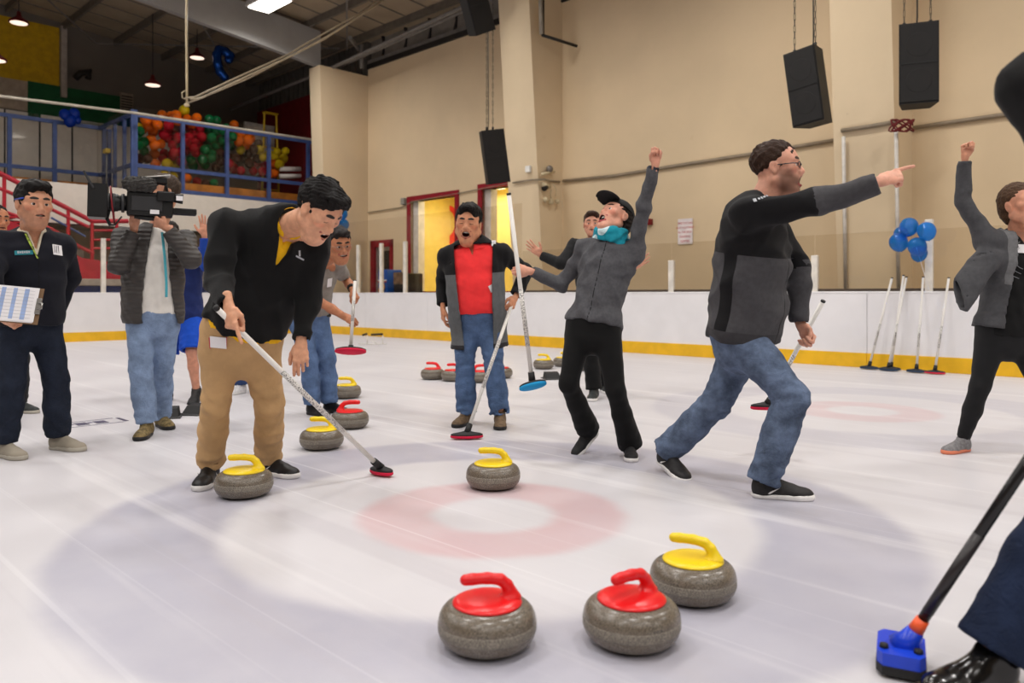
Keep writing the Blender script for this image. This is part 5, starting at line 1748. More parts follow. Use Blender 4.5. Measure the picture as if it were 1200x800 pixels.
# ---- foreground person at the right edge
L_ = Person(leg_fit=False, label='person in dark sweater, blue jeans and black shoes cut off by the right edge', H=1.82, pel=(1440, 405, 1.98), neck=(1300, 58, -.18), yh=-78, ys=-75,
            head=(1282, -34, -.22, -80, -8, 0), hs=1.05, w=1.05, belly=.02, sh_w=.19, armR=[(1290, 230, 1), (1278, 340, 1)], armL=[(1330, 250, -1), (1300, 385, 1)],
            footR=(1166, 2.06, -72), footL=(1540, 1.95, -70), skin=skin_mat('skin_tan_d', (206, 146, 120)))
_t, _f = at(1300, 396, 1.94), at(1056, 748, 2.16); _f[2] = .045      # line of the black broom
for _s, _u in (('L', .17), ('R', .05)):
    _w = _t + (_f - _t) * _u
    setattr(L_, 'wr' + _s, _w + np.array([.075, 0, .045]))
    setattr(L_, 'el' + _s, ik(L_.shL if _s == 'L' else L_.shR, getattr(L_, 'wr' + _s), .29, .26, np.array([.7, -.2, -.6])))
L_.head(mo=.0); L_.hair(hair_dark, seed=111, vol=.01); L_.core()
L_.hands(R=('grip', np.array([-.85, .0, -.5]), np.array([-.3, .5, .8])), L=('grip', np.array([-.85, .0, -.5]), np.array([-.3, -.5, .8])))
L_.body()
L_.top('sweater', black_knit, infl=.040, hem=-.12, sleeve=1.95, up=.080, el=.066, wr=.05, seed=112, collar=(.05, .09))
L_.pants('jeans', denim('denim_navy', (24, 34, 56), 1.4), seed=113, thigh=.105, knee=.088, hemr=.095)
L_.shoes(mat('black_polish', (16, 15, 15), .18, spec=.6), mat('gum_sole', (120, 106, 70), .6), lace=black_rubber)

# ---- man half hidden at the left edge
M_ = Person('man at the left edge mostly hidden behind the man with the clipboard', H=1.76, pel=(4, 366, 6.75), neck=(-2, 284, .0), yh=60, head=(-5, 258, -.02, 62, -4, 0), hs=1.12,
            armR=[(-26, 320, -1), (-14, 348, -1)], armL=[(18, 320, 1), (22, 348, -1)], footR=(-14, 6.65, 64), footL=(22, 6.86, 72), skin=skin_mat('skin_tan_f', (184, 122, 88), brow=(26, 20, 18)))
M_.head(mo=.1); M_.hair(hair_black, seed=121); M_.core()
M_.hands(R=('relax', None, np.array([-.5, -.8, 0])), L=('relax', None, np.array([.9, -.3, 0])))
M_.body()
M_.top('jacket', cloth('black_jacket', (22, 22, 24), var=.1), infl=.03, sleeve=1.95, seed=122, collar=(.04, .086))
M_.pants('trousers', cloth('charcoal_trousers', (34, 34, 38)), seed=123)
M_.shoes(mat('dark_trainer', (40, 44, 44), .6, var=.3, vs=40), mat('grey_sole', (170, 164, 152), .7), lace=white_rubber)
# ================================================================== CURLING STONES
def granite():
    k = NT('granite')
    sp = k.n('ShaderNodeTexVoronoi'); sp.inputs['Scale'].default_value = 320; k.put(sp.inputs['Vector'], k.obj())
    n1 = k.noise(300, 4, rough=.75); n2 = k.noise(14, 4)
    b = k.mix(k.smooth(n1, .35, .66), lin((52, 47, 43)), lin((146, 136, 122)))
    b = k.mix(k.smooth(sp.outputs['Distance'], .12, .0), b, lin((196, 190, 178)))
    b = k.mix(k.math('MULTIPLY', k.smooth(n2, .4, .65), .4), b, lin((96, 82, 66)))
    k.base(b, .26, 0, .5)
    return k.m
def granite_band():
    k = NT('granite_band')
    n1 = k.noise(300, 4, rough=.75)
    k.base(k.mix(k.smooth(n1, .35, .66), lin((76, 70, 64)), lin((160, 152, 138))), .55, 0, .4)
    return k.m
GR, GB = granite(), granite_band()
plastic = {'red': mat('red_handle', (222, 26, 30), .28, var=.04), 'yellow': mat('yellow_handle', (236, 204, 30), .28, var=.04)}
def stone_profile():
    P = [(.001, .004), (.058, .0), (.066, .001), (.085, .006)]
    for i in range(1, 26):
        a = -math.pi / 2 + math.pi * i / 26
        ca, sa = math.cos(a), math.sin(a)
        r = .085 + .0605 * abs(ca) ** .78
        z = .0655 + .0605 * abs(sa) ** .86 * (1 if sa > 0 else -1)
        P.append((r, max(z, .0062)))
    P += [(.098, .1262), (.001, .1265)]
    return P
_proto = {}
def stone(color, px, bottom, ang, label, x_shift=0):
    Y = 978.0 / (bottom - 345)
    loc = ((px - 600) / FPX * Y, Y, 0)
    rz = math.radians(ang)
    if color in _proto:
        o = copy_tree(_proto[color])
        o.location = loc; o.rotation_euler = (0, 0, rz); o['label'] = label
        return o
    o = thing('curling_stone', label, 'curling stone', loc, rz, 'curling stones on the ice')
    MB().lathe(stone_profile(), 48).build('body', GR, o, True)
    mb = MB(); mb.lathe([(.1444, .048), (.1458, .052), (.1458, .074), (.1444, .079)], 48); mb.build('striking_band', GB, o, True)
    mb = MB(); mb.lathe([(.001, .124), (.100, .124), (.1035, .127), (.102, .131), (.090, .1365), (.055, .1405), (.001, .142)], 40)
    pl = mb.build('handle_plate', plastic[color], o, True)
    g = Grid((-.10, -.05, .11), (.12, .05, .23), .0042)
    pts = [(.076, 0, .132, .026), (.070, 0, .150, .020), (.060, 0, .172, .0178), (.040, 0, .190, .0170), (.0, 0, .197, .0168), (-.045, 0, .197, .0168), (-.066, 0, .196, .0165)]
    for a, b in zip(pts[:-1], pts[1:]): g.u(cone(a[:3], b[:3], a[3], b[3]), .006)
    g.u(ell((.058, 0, .134), (.036, .028, .010)), .02)
    g.cut((0, 0, .128), (0, 0, -1))
    V, Q = g.mesh(3)
    mesh_obj('handle', V, Q, plastic[color], o, True, None, np.zeros(3))
    _proto[color] = o
    return o
stone('red', 571, 769, 12, 'red-handled curling stone nearest the camera, left of the two red ones')
stone('red', 740, 764, 38, 'red-handled curling stone in front, touching distance from the yellow one')
stone('yellow', 812, 711, -22, 'yellow-handled curling stone at front right behind the red pair')
stone('yellow', 578, 578, 0, 'yellow-handled curling stone on the pink ring at the centre of the house')
stone('yellow', 286, 588, 10, 'yellow-handled curling stone at the feet of the man in khaki trousers')
stone('yellow', 377, 531, 3, 'yellow-handled curling stone behind the broom shaft of the bending man')
stone('red', 410, 506, 184, 'red-handled curling stone beside the shoes of the man in grey polo')
stone('yellow', 406, 470, 20, 'yellow-handled curling stone behind the jeans of the man in grey polo')
stone('red', 507, 447.5, 0, 'red-handled curling stone at far left of the row behind the red polo man')
stone('red', 531, 449.5, 30, 'red-handled curling stone second in the row, half behind the man in red polo')
stone('red', 562, 451, 200, 'red-handled curling stone seen between the legs of the man in red polo')
stone('red', 587, 446, 90, 'red-handled curling stone behind the far shin of the man in red polo')
stone('yellow', 637, 435, 5, 'yellow-handled curling stone in the distance left of the woman in grey fleece')
stone('yellow', 660, 432, 60, 'yellow-handled curling stone hidden behind the leg of the woman in grey fleece')
stone('yellow', 683, 437, 120, 'yellow-handled curling stone between the legs of the woman in grey fleece')

# ================================================================== BROOMS
shaft_w = mat('shaft_white', (226, 222, 216), .35, var=.03)
def speckle_band():
    k = NT('shaft_print')
    n_ = k.noise(120, 3, rough=.8)
    k.base(k.mix(k.smooth(n_, .50, .56), lin((222, 218, 212)), lin((110, 108, 108))), .4, 0, .4)
    return k.m
shaft_p = speckle_band()
def broom(label, top, foot, pad, hn=(0, 0, 1), hl=None, hs=(.105, .042), print_at=(.42, .66), shaft=None, prt=None, head_m=None, ring=None, rs=.0135, head='oval', group=None, cap=black_rubber, letters=None):
    """top and foot of the shaft in the place; hn = direction out of the back of the head, hl = its long axis"""
    top, foot = np.asarray(top, float), np.asarray(foot, float)
    d = nrm(foot - top); Ln = np.linalg.norm(foot - top)
    base = np.array([foot[0], foot[1], 0 if foot[2] < .2 else foot[2]])
    o = thing('curling_broom', label, 'broom', base, 0, group); o['_base'] = tuple(base)
    sm = shaft or shaft_w
    P = lambda t: top + d * Ln * t
    MB().tube([P(.01), P(.955)], rs, 14).build('shaft', sm, o, True)
    MB().tube([P(print_at[0]), P(print_at[1])], rs + .0006, 14).build('shaft_print', prt or shaft_p, o, True)
    MB().tube([P(0), P(.012)], [rs * 1.05, rs * 1.05], 14).build('end_cap', cap, o, True)
    hn = nrm(hn); hl = nrm(np.cross(hn, d)) if hl is None else nrm(np.asarray(hl) - hn * (np.asarray(hl) @ hn))
    hw = np.cross(hn, hl); R = np.stack([hl, hw, hn], 1)
    c = foot - hn * .006
    MB().tube([P(.94), foot + hn * .004] if head == 'oval' else [P(.885), P(.925)], [rs * 1.5, rs * 1.75] if head == 'oval' else [rs * 1.2, rs * 1.45], 12).build('ferrule', ring or black_rubber, o, True)
    if head == 'oval':
        n = 28
        def rim(sx, z): return [(hs[0] * sx * math.cos(2 * math.pi * j / n), hs[1] * sx * math.sin(2 * math.pi * j / n), z) for j in range(n)]
        def stack(rings):
            V = []
            for r in rings: V += r
            Fc = [(i * n + j, i * n + (j + 1) % n, (i + 1) * n + (j + 1) % n, (i + 1) * n + j) for i in range(len(rings) - 1) for j in range(n)]
            Fc += [tuple(range(n - 1, -1, -1)), tuple(range((len(rings) - 1) * n, len(rings) * n))]
            return np.array(V) @ R.T + c, Fc
        MB().add(*stack([rim(.98, -.006), rim(1.0, -.002), rim(.99, .004), rim(.86, .010), rim(.45, .018), rim(.25, .024)])).build('head', head_m or black_rubber, o, True)
        MB().add(*stack([rim(.90, -.024), rim(1.0, -.020), rim(1.03, -.012), rim(1.0, -.005)])).build('pad', pad, o, True)
    else:
        poly = [(-.085, -.045), (-.060, -.060), (.060, -.060), (.085, -.045), (.085, .045), (.060, .060), (-.060, .060), (-.085, .045)]
        MB().prism(poly, -.004, .030, c, R).build('head', head_m, o)
        MB().prism([(x * 1.02, y * 1.03) for x, y in poly], -.028, -.004, c, R).build('pad', pad, o)
        for x, y in ((-.03, .0), (.045, .042), (.045, -.042)):
            MB().lathe([(.001, .028), (.012, .028), (.011, .040), (.001, .041)], 12, c + R @ np.array([x, y, 0]), R).build('bolt', black_rubber, o, True)
        MB().tube([c + R @ np.array([.0, 0, .020]), P(.955), P(.922)], [.040, .030, rs * 1.5], 12).build('neck', head_m, o, True)
    if letters:
        x = d; f = nrm(TOCAM - d * (TOCAM @ d)); y = np.cross(f, x)
        text_part('lettering', letters, .024, P((print_at[0] + print_at[1]) / 2) + f * (rs + .0012), np.stack([x, y, f], 1), mat('print_black', (40, 40, 44), .5), o)
    return o
redpad = mat('red_pad', (206, 22, 62), .8, bump=.3, bs=300)
bluepad = mat('blue_pad', (22, 140, 196), .8, bump=.3, bs=300)
navypad = mat('navy_pad', (34, 58, 88), .8)
hA = A.wrR + nrm(np.array([.25, -.25, -.9])) * .085
broom('white broom with red pad held to the ice by the man in black sweater', hA + np.array([-.06, -.04, .075]), on_floor(447, 549, .04), redpad, hl=np.array([.8, -.6, 0]), hs=(.085, .04), print_at=(.34, .72))
fG = on_floor(547, 508, .04)
hG = G_.wrL + nrm(np.array([-.35, -.5, -.7])) * .07
broom('white broom with black head and red pad held by the man in red polo', hG + nrm(hG - fG) * .10, fG, redpad, hl=np.array([1.0, .1, 0]), hs=(.115, .045), print_at=(.35, .70))
broom('white broom with blue pad lifted off the ice by the woman in grey fleece', at(596, 226, 4.78), at(624, 449, 4.90), bluepad, hn=nrm([-.10, .42, .80]), hl=np.array([.85, -.2, .45]), hs=(.090, .042), print_at=(.50, .80), cap=mat('cap_dark', (40, 38, 40), .5))
broom('white broom carried low behind the man pointing right', at(965, 352, 4.60), at(899, 474, 4.98), redpad, hl=np.array([1, 0, 0.2]), print_at=(.5, .8))
fF = at(411, 409, 6.42)
broom('white broom with large red pad held up by the man in grey polo', at(416, 328, 6.52), fF, redpad, hn=nrm([.05, .42, .90]), hl=np.array([1, -.1, .12]), hs=(.132, .062), print_at=(.3, .6))
dark_head = mat('dark_head', (26, 30, 38), .5)
for i, (tx, ty, bx, tt, pad_, lab) in enumerate(((1045.5, 325, 1018.5, 11.13, navypad, 'white broom leaning on the boards, leftmost of the five'), (1059, 322, 1044, 11.20, navypad, 'white broom leaning on the boards behind the second one, crossing it'),
                            (1062.5, 324, 1041, 11.08, navypad, 'white broom leaning on the boards, second from left, crossed with another'), (1082, 324, 1074, 11.08, navypad, 'white broom leaning on the boards, second from right, almost upright'),
                            (1112, 325, 1095.5, 11.06, redpad, 'white broom leaning on the boards, rightmost of the five'))):
    f = on_t(bx, 345, tt); f[2] = .04
    tp_ = on_t(tx, ty, T_BOARD - .02)
    broom(lab, tp_, f, pad_, hl=np.array([UX, UY, 0]), hs=(.125, .05), print_at=(.52, .76), rs=.0150, head_m=dark_head, group='brooms leaning on the boards', letters='goldline')
fL = at(1056, 748, 2.16); fL[2] = .045
broom('black broom with blue head and orange ring in the right foreground', at(1300, 396, 1.94), fL, black_rubber, hl=np.array([-.45, -.9, 0]), shaft=mat('black_shaft', (22, 21, 23), .25), prt=mat('black_shaft_band', (40, 36, 38), .3), head_m=mat('blue_head', (26, 64, 200), .25, var=.05),
      ring=mat('orange_ring', (236, 92, 46), .35), rs=.0145, head='block', print_at=(.60, .86))

# ================================================================== VIDEO CAMERA
Yc = 5.60
ax_ = nrm(np.array([-.90, -.42, .02])); up_ = np.array([0, 0, 1.0]); sd_ = nrm(np.cross(ax_, up_)); up_ = np.cross(sd_, ax_)
RC = np.stack([ax_, sd_, up_], 1)
vb = at(176, 240, Yc)
vc = thing('video_camera', 'black shoulder video camera with furry microphone held by the cameraman', 'video camera', vb); vc['_base'] = tuple(vb)
cb = mat('camera_black', (17, 17, 18), .45); cg = mat('camera_grey', (44, 44, 46), .5)
def cp(a, b, c): return vb + RC @ np.array([a, b, c])
MB().box(cp(0, 0, 0), (.30, .12, .17), RC, .012).build('camera_body', cb, vc)
MB().box(cp(.02, -.062, .0), (.20, .008, .10), RC, .004).build('side_panel', cg, vc)
MB().box(cp(-.03, -.0665, -.055), (.06, .004, .03), RC, .002).build('badge_plate', white_tag, vc)
MB().tube([cp(.15, 0, .0), cp(.20, 0, .0), cp(.21, 0, .0), cp(.30, 0, .0)], [.055, .055, .062, .062], 20).build('lens', cb, vc, True)
for a in (.175, .235, .27): MB().tube([cp(a - .01, 0, 0), cp(a + .01, 0, 0)], .066, 20).build('lens_ring', cg, vc, True)
mb = MB()
for b_, c_, sy, sz in ((0, .11, .22, .012), (0, -.11, .22, .012), (-.11, 0, .012, .22), (.11, 0, .012, .22)): mb.box(cp(.33, b_, c_), (.12, sy, sz), RC)
mb.box(cp(.275, 0, 0), (.012, .22, .22), RC); mb.build('matte_box', cb, vc)
MB().box(cp(.385, -.02, .135), (.015, .22, .13), RC @ np.array([[math.cos(.5), 0, math.sin(.5)], [0, 1, 0], [-math.sin(.5), 0, math.cos(.5)]]), .003).build('matte_flag', cg, vc)
MB().tube([cp(.24 + .015 * math.sin(a), -.02 + .10 * math.cos(a), -.02 + .13 * math.sin(a)) for a in np.linspace(0, 2 * math.pi, 22)], .006, 6).build('focus_cable', mat('red_cable', (120, 20, 30), .4), vc, True)
MB().tube([cp(.26, -.05, -.06), cp(.27, -.07, -.12), cp(.25, -.07, -.165), cp(.22, -.06, -.16), cp(.18, -.05, -.10)], .014, 8, flat=.4).build('hand_strap', cb, vc, True)
g = Grid((-.14, -.08, -.08), (.14, .08, .08), .005); g.u(cone((-.06, 0, 0), (.06, 0, 0), .052, .052)); g.warp(lump(5, .006, .03), .03)
V, Q = g.mesh(0); mesh_obj('microphone', cp(.07, -.06, .135) + V @ RC.T, Q, cloth('mic_fur', (66, 64, 62), var=.4, vs=120, ws=1.0), vc, True)
MB().tube([cp(.10, 0, .085), cp(.09, 0, .16), cp(-.10, 0, .16), cp(-.11, 0, .085)], .013, 8).build('top_handle', cb, vc, True)
MB().box(cp(-.03, 0, .200), (.20, .13, .008), RC @ np.array([[.98, 0, .17], [0, 1, 0], [-.17, 0, .98]]), .003).build('rain_cover', mat('cover_white', (206, 204, 200), .6), vc)
MB().box(cp(-.03, 0, .176), (.16, .10, .04), RC, .006).build('receiver', cb, vc)
MB().box(cp(-.10, -.05, .06), (.12, .07, .07), RC, .01).build('viewfinder', cb, vc)
MB().tube([cp(-.15, -.05, .055), cp(-.215, -.05, .05)], [.030, .036], 14).build('eyepiece', cb, vc, True)
MB().box(cp(-.19, -.094, .05), (.045, .006, .034), RC, .002).build('badge_plate', white_tag, vc)
MB().box(cp(-.22, .02, -.035), (.18, .10, .045), RC, .008).build('battery', cb, vc)
MB().tube([cp(-.06, -.03, -.10), cp(.02, -.03, -.10), cp(.10, -.03, -.09)], .016, 8).build('shoulder_pad', cb, vc, True)

# ================================================================== CLIPBOARD
cc = at(20, 357, 4.74)
cf = nrm(np.array([.18, -.96, .22])); cu = nrm(np.array([.06, .22, .97])); cu = nrm(cu - cf * (cu @ cf)); cx = np.cross(cu, cf)
Rcl = np.stack([cx, cu, cf], 1)
co = thing('clipboard', 'clipboard with printed white sheets held by the man in navy fleece', 'clipboard', cc); co['_base'] = tuple(cc)
MB().box(cc, (.27, .225, .006), Rcl, .002).build('board', mat('brown_board', (120, 92, 64), .6), co)
for i in range(3):
    MB().box(cc + cf * (.005 + .002 * i) + cx * (-.012 + .004 * i) + cu * .003 * i, (.232, .212, .0016), Rcl).build('sheet', white_tag, co)
for x_, w_ in ((-.085, .024), (-.02, .022), (.045, .026)):
    MB().box(cc + cf * .0105 + cx * x_ + cu * .006, (w_, .19, .0008), Rcl).build('printed_column', mat('blue_print', (150, 172, 214), .6), co)
for k_ in range(9):
    MB().box(cc + cf * .0112 + cx * -.01 + cu * (.09 - k_ * .021), (.20, .0014, .0006), Rcl).build('ruled_line', mat('rule_grey', (150, 152, 160), .6), co)
MB().box(cc + cf * .014 + cx * .125, (.030, .10, .012), Rcl, .004).build('clip', mat('clip_steel', (150, 148, 144), .3, .8), co)
MB().tube([cc + cf * .02 + cx * .125 + cu * .02, cc + cf * .03 + cx * .150 + cu * .015, cc + cf * .03 + cx * .150 - cu * .015, cc + cf * .02 + cx * .125 - cu * .02], .006, 8).build('clip_lever', mat('clip_steel', (150, 148, 144)), co, True)

# ================================================================== HACKS AND FLOOR THINGS
def hack(px, py, label, w=.28, a=0):
    p = on_floor(px, py); o = thing('rubber_hack', label, 'hack', p, a); o['_base'] = (0, 0, 0)
    V = [(-w / 2, -.09, 0), (w / 2, -.09, 0), (w / 2, .09, 0), (-w / 2, .09, 0), (-w * .42, -.02, .075), (w * .42, -.02, .075), (w * .45, .085, .085), (-w * .45, .085, .085)]
    m_ = MB(); m_.add(V, [(3, 2, 1, 0), (0, 1, 5, 4), (1, 2, 6, 5), (2, 3, 7, 6), (3, 0, 4, 7), (4, 5, 6, 7)]); m_.build('footrest', mat('hack_rubber', (30, 30, 31), .7, bump=.5, bs=150), o)
    m_ = MB(); m_.box((0, .02, .006), (w * 1.15, .26, .012), I3, .003); m_.build('base_plate', mat('hack_plate', (60, 60, 60), .5), o)
hack(194, 489, 'black rubber hack on the ice beside the cameraman', .22, .3)
hack(229, 485, 'small dark rubber hack on the ice beside the khaki trousers', .16, -.2)
hack(647, 444, 'black rubber hack on the ice left of the black trousers', .19, .2)
p = on_floor(436, 404)
o = thing('ice_tool', 'low white frame with black grip standing on the far ice', 'frame', p); o['_base'] = tuple(p)
wm = mat('white_tube', (224, 220, 214), .4)
for (x0, z0), (x1, z1) in (((-.28, .02), (.30, .02)), ((-.1, .02), (-.1, .2)), ((.22, .02), (.22, .2)), ((-.02, .09), (.10, .03))):
    MB().tube([p + np.array([x0, 0, z0]), p + np.array([x1, 0, z1])], .012, 6).build('tube', wm, o, True)
MB().tube([p + np.array([-.02, 0, .21]), p + np.array([.22, 0, .22])], .022, 8).build('grip', black_rubber, o, True)
MB().tube([p + np.array([-.20, 0, .20]), p + np.array([-.10, 0, .23])], .022, 8).build('grip', black_rubber, o, True)
# printed mark frozen into the ice, beside the left man's feet
p0 = on_floor(92, 497)
ang = math.atan2(NY, NX)
RI = np.stack([np.array([math.cos(ang), math.sin(ang), 0]), np.array([-math.sin(ang), math.cos(ang), 0]), Z], 1)
o = thing('ice_marking', 'grey lettered strip printed in the ice beside the man with the clipboard', 'marking', p0); o['_base'] = tuple(p0)
ink = mat('ice_ink', (120, 116, 140), .5); ink2 = mat('ice_ink_dark', (70, 66, 92), .5)
for i, x_ in enumerate((-.12, .02, .16)): MB().box(p0 + RI @ np.array([x_, -.01, .0018]), (.085, .13, .002), RI).build('printed_block', ink2, o)
for x_ in (-.05, .09): MB().box(p0 + RI @ np.array([x_, .02, .0018]), (.03, .05, .002), RI).build('printed_block', ink, o)
for y in (-.13, .13): MB().box(p0 + RI @ np.array([.05, y, .0015]), (.50, .012, .002), RI).build('border', ink, o)
MB().box(p0 + RI @ np.array([.33, 0, .0018]), (.03, .22, .002), RI).build('border', ink2, o)

# ================================================================== LOUDSPEAKERS
spk = mat('speaker_cab', (17, 16, 16), .6, bump=.2, bs=200); spg = mat('speaker_grille', (24, 22, 21), .75, bump=.6, bs=400); cone_m = spg
def speaker(label, px, py, Y, yaw, roll, tilt=0, chains=((-.16, 0), (.16, 0)), size=(.48, .38, 1.08), horn=False):
    c = at(px, py, Y); f = yawdir(yaw, tilt); R = frame(f)
    R = np.array([rot_about(R[:, i], f, roll) for i in range(3)]).T
    o = thing('loudspeaker', label, 'loudspeaker', c, 0, 'loudspeakers hung from the roof'); o['_base'] = tuple(c)
    w, d, h = size
    poly = [(-w / 2, d / 2), (w / 2, d / 2), (w * .36, -d / 2), (-w * .36, -d / 2)]
    MB().prism(poly, -h / 2, h / 2, c, R).build('cabinet', spk, o)
    MB().box(c + R @ np.array([0, d / 2 + .008, 0]), (w * .94, .02, h * .96), R, .005).build('grille', spg, o)
    Rf = np.stack([R[:, 0], R[:, 2], R[:, 1]], 1) * np.array([-1, 1, 1])
    for z in (.24, -.24):
        MB().lathe([(.05, .0), (.150, .003), (.160, .006), (.155, .007), (.145, .005), (.06, .002)], 24, c + R @ np.array([0, d / 2 + .012, z * h / 1.08]), Rf).build('driver_ring', cone_m, o, True)
    MB().box(c + R @ np.array([0, d / 2 + .02, 0]), (w * .9, .006, .02), R).build('grille_bar', spk, o)
    for x, y in chains:
        a = c + R @ np.array([x, y, h / 2])
        MB().tube([a, a + [0, 0, .07]], .022, 8).build('shackle', dark_steel, o, True)
        s_, t_ = st(a); zt_ = max(roof_z(t_) - .25, a[2] + .4)
        n_ = int((zt_ - a[2] - .05) / .09)
        m_ = MB()
        for j in range(max(n_, 1)):
            z0 = a[2] + .06 + j * .09
            dx = .011 if j % 2 else 0; dy = 0 if j % 2 else .011
            m_.tube([(a[0] - dx, a[1] - dy, z0), (a[0] - dx, a[1] - dy, z0 + .10), (a[0] + dx, a[1] + dy, z0 + .10), (a[0] + dx, a[1] + dy, z0)], .004, 4)
        m_.build('chain', dark_steel, o)
    a = c + R @ np.array([0, -d / 2, h / 2 - .1]); s_, t_ = st(a)
    MB().tube([a, a + [.02, 0, .3], (a[0], a[1], roof_z(t_) - .3)], .010, 6).build('cable', black_rubber, o, True)
    return o
speaker('black loudspeaker hanging low in front of the column, behind the red polo man', 578, 184, 16.0, 20, 10, -6, ((-.1, -.1), (.1, .1)))
speaker('black loudspeaker hanging at the top edge above the first column', 555, 6, 15.2, 36, 26, -12)
speaker('black loudspeaker hanging left of the second column, angled to the left', 949, 103, 11.3, -48, 6, -4)
speaker('black loudspeaker hanging right of the second column, facing the camera', 1075, 78, 10.6, -22, 0, 0)

# ================================================================== WALL FITTINGS
cond = mat('conduit', (142, 128, 108), .5)
def wire(label, pts, r, name='conduit', m=cond, cat='conduit'):
    return tag(MB().tube(pts, r, 6).build(name, m, None, True), label, cat)
wt = T_WALL - .04
def ow(x, y, d=.04): return on_t(x, y, T_WALL - d)
def oc(x, y): return on_t(x, y, T_WALL - .72)
wire('thin dark conduit along the beige wall between the two columns', [ow(660, 212), ow(720, 206), ow(800, 193), ow(890, 179), ow(980, 164)], .035)
wire('pale conduit crossing the second column with a red cable coil', [on_t(986, 153, 12.54), on_t(1020, 148, 12.54), on_t(1051, 142.5, 12.54)], .035)
wire('grey conduit along the wall right of the second column', [ow(1070, 150), ow(1110, 144), ow(1172, 135), ow(1260, 122)], .035)
wire('thin wire running along the wall above the red framed windows', [ow(431, 249), ow(470, 243), ow(484, 236), ow(540, 226), ow(600, 214)], .016)
wire('wire looped across the first column', [on_t(601, 214, 12.54), on_t(622, 211, 12.54), on_t(637, 210, 12.54), on_s(645, 212, -11.53), on_s(656, 213, -11.53)], .022)
wire('white vertical tube on the left edge of the second column', [on_t(988.5, 160, 12.5), on_t(991, 338, 12.72)], .03, 'conduit', white_paint)
wire('white vertical tube on the right edge of the second column', [on_t(1050, 150, 12.5), on_t(1053, 338, 12.72)], .03, 'conduit', white_paint)
def small_box(name, label, cat, c, size, m, R=RW):
    return tag(MB().box(c, size, R, .008).build(name, m), label, cat)
small_box('junction_box', 'small grey junction box on the wall left of the red windows', 'junction box', ow(473, 236, .06), (.16, .10, .18), mat('box_grey', (150, 148, 140), .5))
small_box('wall_switch', 'small white box mounted on the first column', 'box', on_t(619, 198, T_WALL - .88), (.14, .06, .14), mat('box_white', (230, 228, 222), .4))
small_box('alarm', 'small dark red alarm box on the wall behind the raised arm', 'alarm', ow(760, 260, .06), (.14, .12, .12), mat('alarm_red', (120, 14, 20), .4))
# security lamps on the first column's side
cs = on_s(645, 215, -11.5)
o = thing('security_light', 'cluster of small floodlights and cables on the side of the first column', 'security light', cs); o['_base'] = tuple(cs)
cream = mat('cream_plastic', (206, 190, 156), .4)
q = lambda x, y: on_s(x, y, -11.47)
MB().ball(q(644, 198), (.08, .08, .08), 12, 8).build('dome', mat('dome_grey', (120, 112, 104), .3), o, True)
MB().tube([q(635, 204), q(650, 201)], .03, 8).build('bracket', cream, o, True)
MB().tube([q(636, 216), q(644, 219)], .05, 10).build('camera_tube', cream, o, True)
MB().tube([q(637, 221), q(640, 219)], .06, 10).build('camera_hood', dark_steel, o, True)
MB().box(q(645.5, 236), (.12, .08, .12), RW, .02).build('lamp_base', cream, o)
for x, y in ((639.5, 234), (653, 236)): MB().ball(q(x, y), .062, 12, 8).build('lamp_head', cream, o, True)
MB().tube([q(646, 222), q(645, 228), q(646, 233)], .012, 6).build('cable', cream, o, True)
MB().tube([q(648, 215), q(652, 222), q(651, 230)], .010, 6).build('cable', cream, o, True)
# red cable coil
cc_ = on_t(1057, 147, 12.45)
o = tag(MB().tube([cc_ + np.array([.16 * math.cos(a * 2.3) * (1 + .2 * math.sin(a)), -.02 * math.sin(3 * a), .09 * math.sin(a * 2.9)]) for a in np.linspace(0, 14, 70)], .012, 5).build('cable_coil', mat('coil_red', (110, 24, 28), .5), None, True), 'tangled dark red cable hanging from the second column', 'cable')
# gas pipe with hanger beside the first column
pp = [on_s(633, -10, -11.35), on_s(634.5, 40, -11.35)]
o = thing('pipe_hanger', 'vertical grey pipe with a dark bar reaching to the wall beside the first column', 'pipe', pp[1]); o['_base'] = tuple(pp[1])
MB().tube(pp, .045, 10).build('pipe', mat('pipe_grey', (150, 142, 130), .5), o, True)
MB().tube([on_s(637, -10, -11.33), on_s(637, 40, -11.33)], .018, 6).build('rod', dark_steel, o, True)
MB().tube([on_s(635, 41, -11.35), on_t(676, 54, 13.3)], .035, 8).build('bar', dark_steel, o, True)
# notice on the wall
sp_ = on_t(803, 271, T_WALL - .02)
o = thing('wall_notice', 'white notice with red lettering on the beige wall', 'sign', sp_); o['_base'] = tuple(sp_)
RS = np.stack([np.array([UX, UY, 0]), Z, np.array([-NX, -NY, 0])], 1)
MB().box(sp_, (.33, .50, .012), RS).build('sheet', mat('notice_white', (236, 226, 226), .5), o)
for i, tx in enumerate(('SPECTATORS', 'NOT ALLOWED', 'IN THE BOX', 'DURING', 'GAMES')):
    text_part('lettering', tx, .056 if i < 3 else .066, sp_ + RS @ np.array([0, .16 - i * .088, .008]), RS, red_ink, o)
